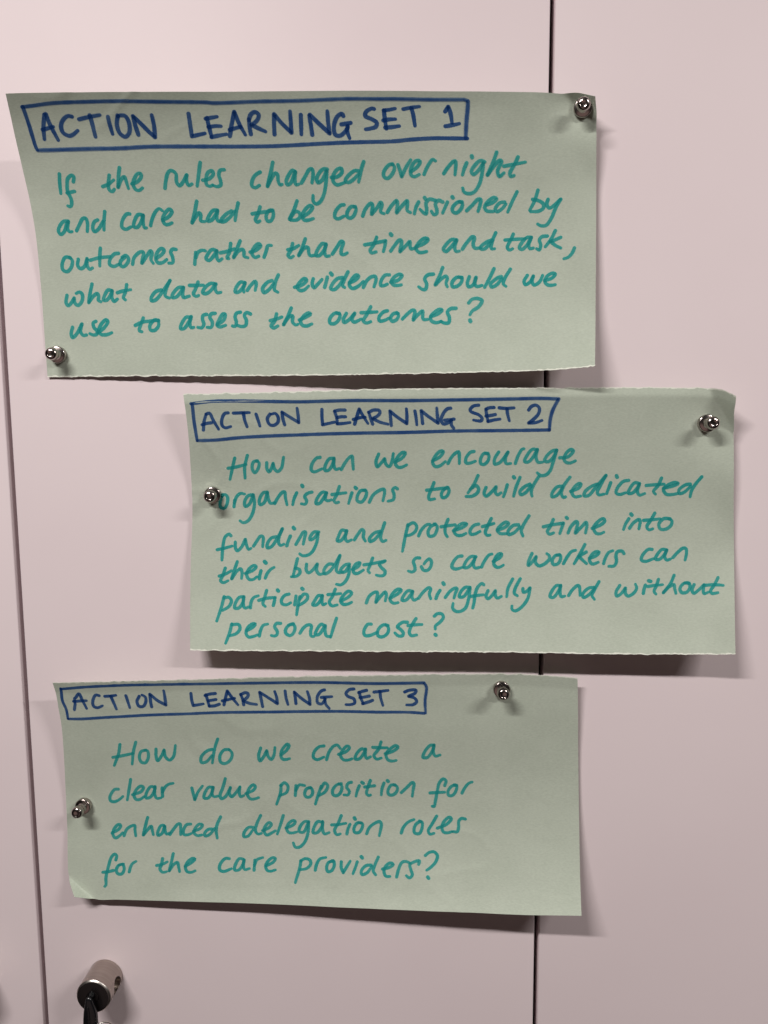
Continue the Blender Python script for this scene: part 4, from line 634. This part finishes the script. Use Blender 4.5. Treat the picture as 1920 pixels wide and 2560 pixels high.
def surf(k, q, lift):
    W, H = PAPERS[k]['size']
    u, v = q.x/W, q.y/H
    p = P(k, u, v)
    e = 0.0015
    a = P(k, u+e, v)-P(k, u-e, v)
    b = P(k, u, v-e)-P(k, u, v+e)
    nn = a.cross(b).normalized()
    if nn.y > 0:
        nn.negate()
    return p+nn*lift

def add_stroke(bm, k, segs, width, lift0, seed):
    line, dirs = [], []
    for si, sg in enumerate(segs):
        d = spline(sg, 0.0007)
        t = []
        for i in range(len(d)):
            w = d[min(i+1, len(d)-1)]-d[max(i-1, 0)]
            t.append(w.normalized() if w.length > 1e-9 else Vector((1, 0)))
        if line:                       # turn the nib on the spot at a sharp corner
            a0 = math.atan2(dirs[-1].y, dirs[-1].x); a1 = math.atan2(t[0].y, t[0].x)
            da = (a1-a0+math.pi) % (2*math.pi)-math.pi
            for s in range(1, 8):
                line.append(d[0].copy()); an = a0+da*s/8
                dirs.append(Vector((math.cos(an), math.sin(an))))
        line += d; dirs += t
    hw = width/2
    total = sum((b-a).length for a, b in zip(line, line[1:]))+1e-9
    acc, L, R, lifts = 0.0, [], [], []
    for i, (p, t) in enumerate(zip(line, dirs)):
        if i:
            acc += (p-line[i-1]).length
        f = 1.0+0.10*noise.noise(Vector((acc*170, seed*3.7, 1.0)))
        f *= 1.0-0.16*max(0.0, (acc-(total-0.006))/0.006) if total > 0.008 else 1.0
        n = Vector((-t.y, t.x))*hw
        edge = 0.05*noise.noise(Vector((acc*900, seed*1.3, 7.0)))
        L.append(p+n*(f+edge)); R.append(p-n*(f-edge))
        lifts.append(lift0+acc*0.0009)
    vl = [bm.verts.new(surf(k, q, z)) for q, z in zip(L, lifts)]
    vr = [bm.verts.new(surf(k, q, z)) for q, z in zip(R, lifts)]
    for i in range(len(line)-1):
        bm.faces.new((vl[i], vl[i+1], vr[i+1], vr[i]))
    for end in (0, -1):                # round nib marks at both ends
        c = line[end]; a = L[end]-c; r = a.length
        sgn = 1 if end == 0 else -1
        arcv = [vl[end]]
        base = math.atan2(a.y, a.x)
        for s in range(1, 8):
            an = base+sgn*math.pi*s/8
            arcv.append(bm.verts.new(surf(k, c+Vector((math.cos(an), math.sin(an)))*r, lifts[end])))
        arcv.append(vr[end])
        bm.faces.new(arcv)

def build_ink(k, name, width, data, mat):
    o, ctr = sheets[k]
    W, H = PAPERS[k]['size']
    bm = bmesh.new()
    for si, st in enumerate(data.split(';')):
        segs = [[]]
        for tok in st.split(','):
            corner = tok.endswith('!')
            a, b = tok.rstrip('!').split()
            q = Vector((int(a)/10000*W, int(b)/10000*H))
            segs[-1].append(q)
            if corner:
                segs.append([q])
        segs = [s for s in segs if len(s) > 1]
        w = width/1000
        if len(segs) == 1 and len(segs[0]) == 2 and (segs[0][1]-segs[0][0]).length < 0.005:
            w *= 1.12                   # dots are pressed a little harder
        add_stroke(bm, k, segs, w, 0.00011+0.000006*(si % 30), si+k*100)
    for v in bm.verts:
        v.co -= ctr
    me = bpy.data.meshes.new(name)
    bm.to_mesh(me)
    bm.free()
    return link(name, me, mat, o)

for k, name, width, data in INK:
    build_ink(k, name, width, data, M_TEAL if name == 'handwritten_line' else M_BLUE)

# ------------------------------------------------------------------ skittle-shaped magnets that hold the sheets
# foot on the sheet (x, distance from door, z) and lean of the axis (x per depth, z per depth)
MAGNETS = [(0.10135, 0.00997, 1.71017, -0.162, -0.16), (-0.2754, 0.00127, 1.55258, 0.074, -0.028), (0.19194, 0.00613, 1.49913, 0.01, 0.023), (-0.16248, 0.00214, 1.4487, 0.088, -0.0), (0.05128, 0.00848, 1.30509, 0.031, 0.045), (-0.27392, 0.00236, 1.20264, 0.023, 0.055)]

BASE = [(0.0, 0.0), (0.0056, 0.0), (0.0061, 0.0004), (0.0062, 0.0010), (0.0062, 0.0036)]+arc(0.0062, 0.0036, 0.0052, 0.0047, 'out')+[(0.0040, 0.0052), (0.0, 0.0054)]
STEM = [(0.0, 0.0050), (0.0038, 0.0050), (0.0031, 0.0058), (0.0027, 0.0068), (0.0025, 0.0080), (0.0026, 0.0092), (0.0031, 0.0102), (0.0, 0.0104)]
HEAD = [(0.0, 0.0098), (0.0026, 0.0099)]+[(0.0030+0.0015*math.sin(math.pi/2*i/5), 0.0100+0.0018*(1-math.cos(math.pi/2*i/5))) for i in range(6)] \
    + [(0.0046, 0.0126), (0.0045, 0.0138), (0.0041, 0.0148), (0.0034, 0.0155), (0.0024, 0.0158), (0.0020, 0.0155), (0.0005, 0.0155), (0.0004, 0.0153), (0.0, 0.0153)]
GRP_MAG = 'skittle shaped magnets holding the papers'
def make_magnet():
    root = bpy.data.objects.new('magnet', None)
    COL.objects.link(root)
    from_bm('magnet_base', lathe_bm(BASE, 64), M_CHROME, root, None, True, 50)
    from_bm('stem', lathe_bm(STEM, 48), M_CHROME, root, None, True, 50)
    from_bm('head', lathe_bm(HEAD, 64), M_CHROME, root, None, True, 50)
    return root
MAG_LABELS = [
    'shiny skittle magnet in the top right corner of the topmost sheet',
    'shiny skittle magnet in the bottom left corner of the topmost sheet',
    'shiny skittle magnet near the top right corner of the middle sheet',
    'shiny skittle magnet at the left edge of the middle sheet, touching the word organisations',
    'shiny skittle magnet at the top edge of the lowest sheet, right of its heading',
    'shiny skittle magnet at the left edge of the lowest sheet, halfway down']
proto = make_magnet()
for i, (x, h, z, lx, lz) in enumerate(MAGNETS):
    if i == 0:
        o = proto
    else:
        o = proto.copy()
        COL.objects.link(o)
        for ch in list(proto.children):
            c = ch.copy()
            COL.objects.link(c)
            c.parent = o
    o.location = (x, -h-0.0002, z)
    ax = Vector((lx, -1, lz)).normalized()
    o.rotation_mode = 'QUATERNION'
    o.rotation_quaternion = Vector((0, -1, 0)).rotation_difference(ax)
    tag(o, MAG_LABELS[i], 'magnet', GRP_MAG)
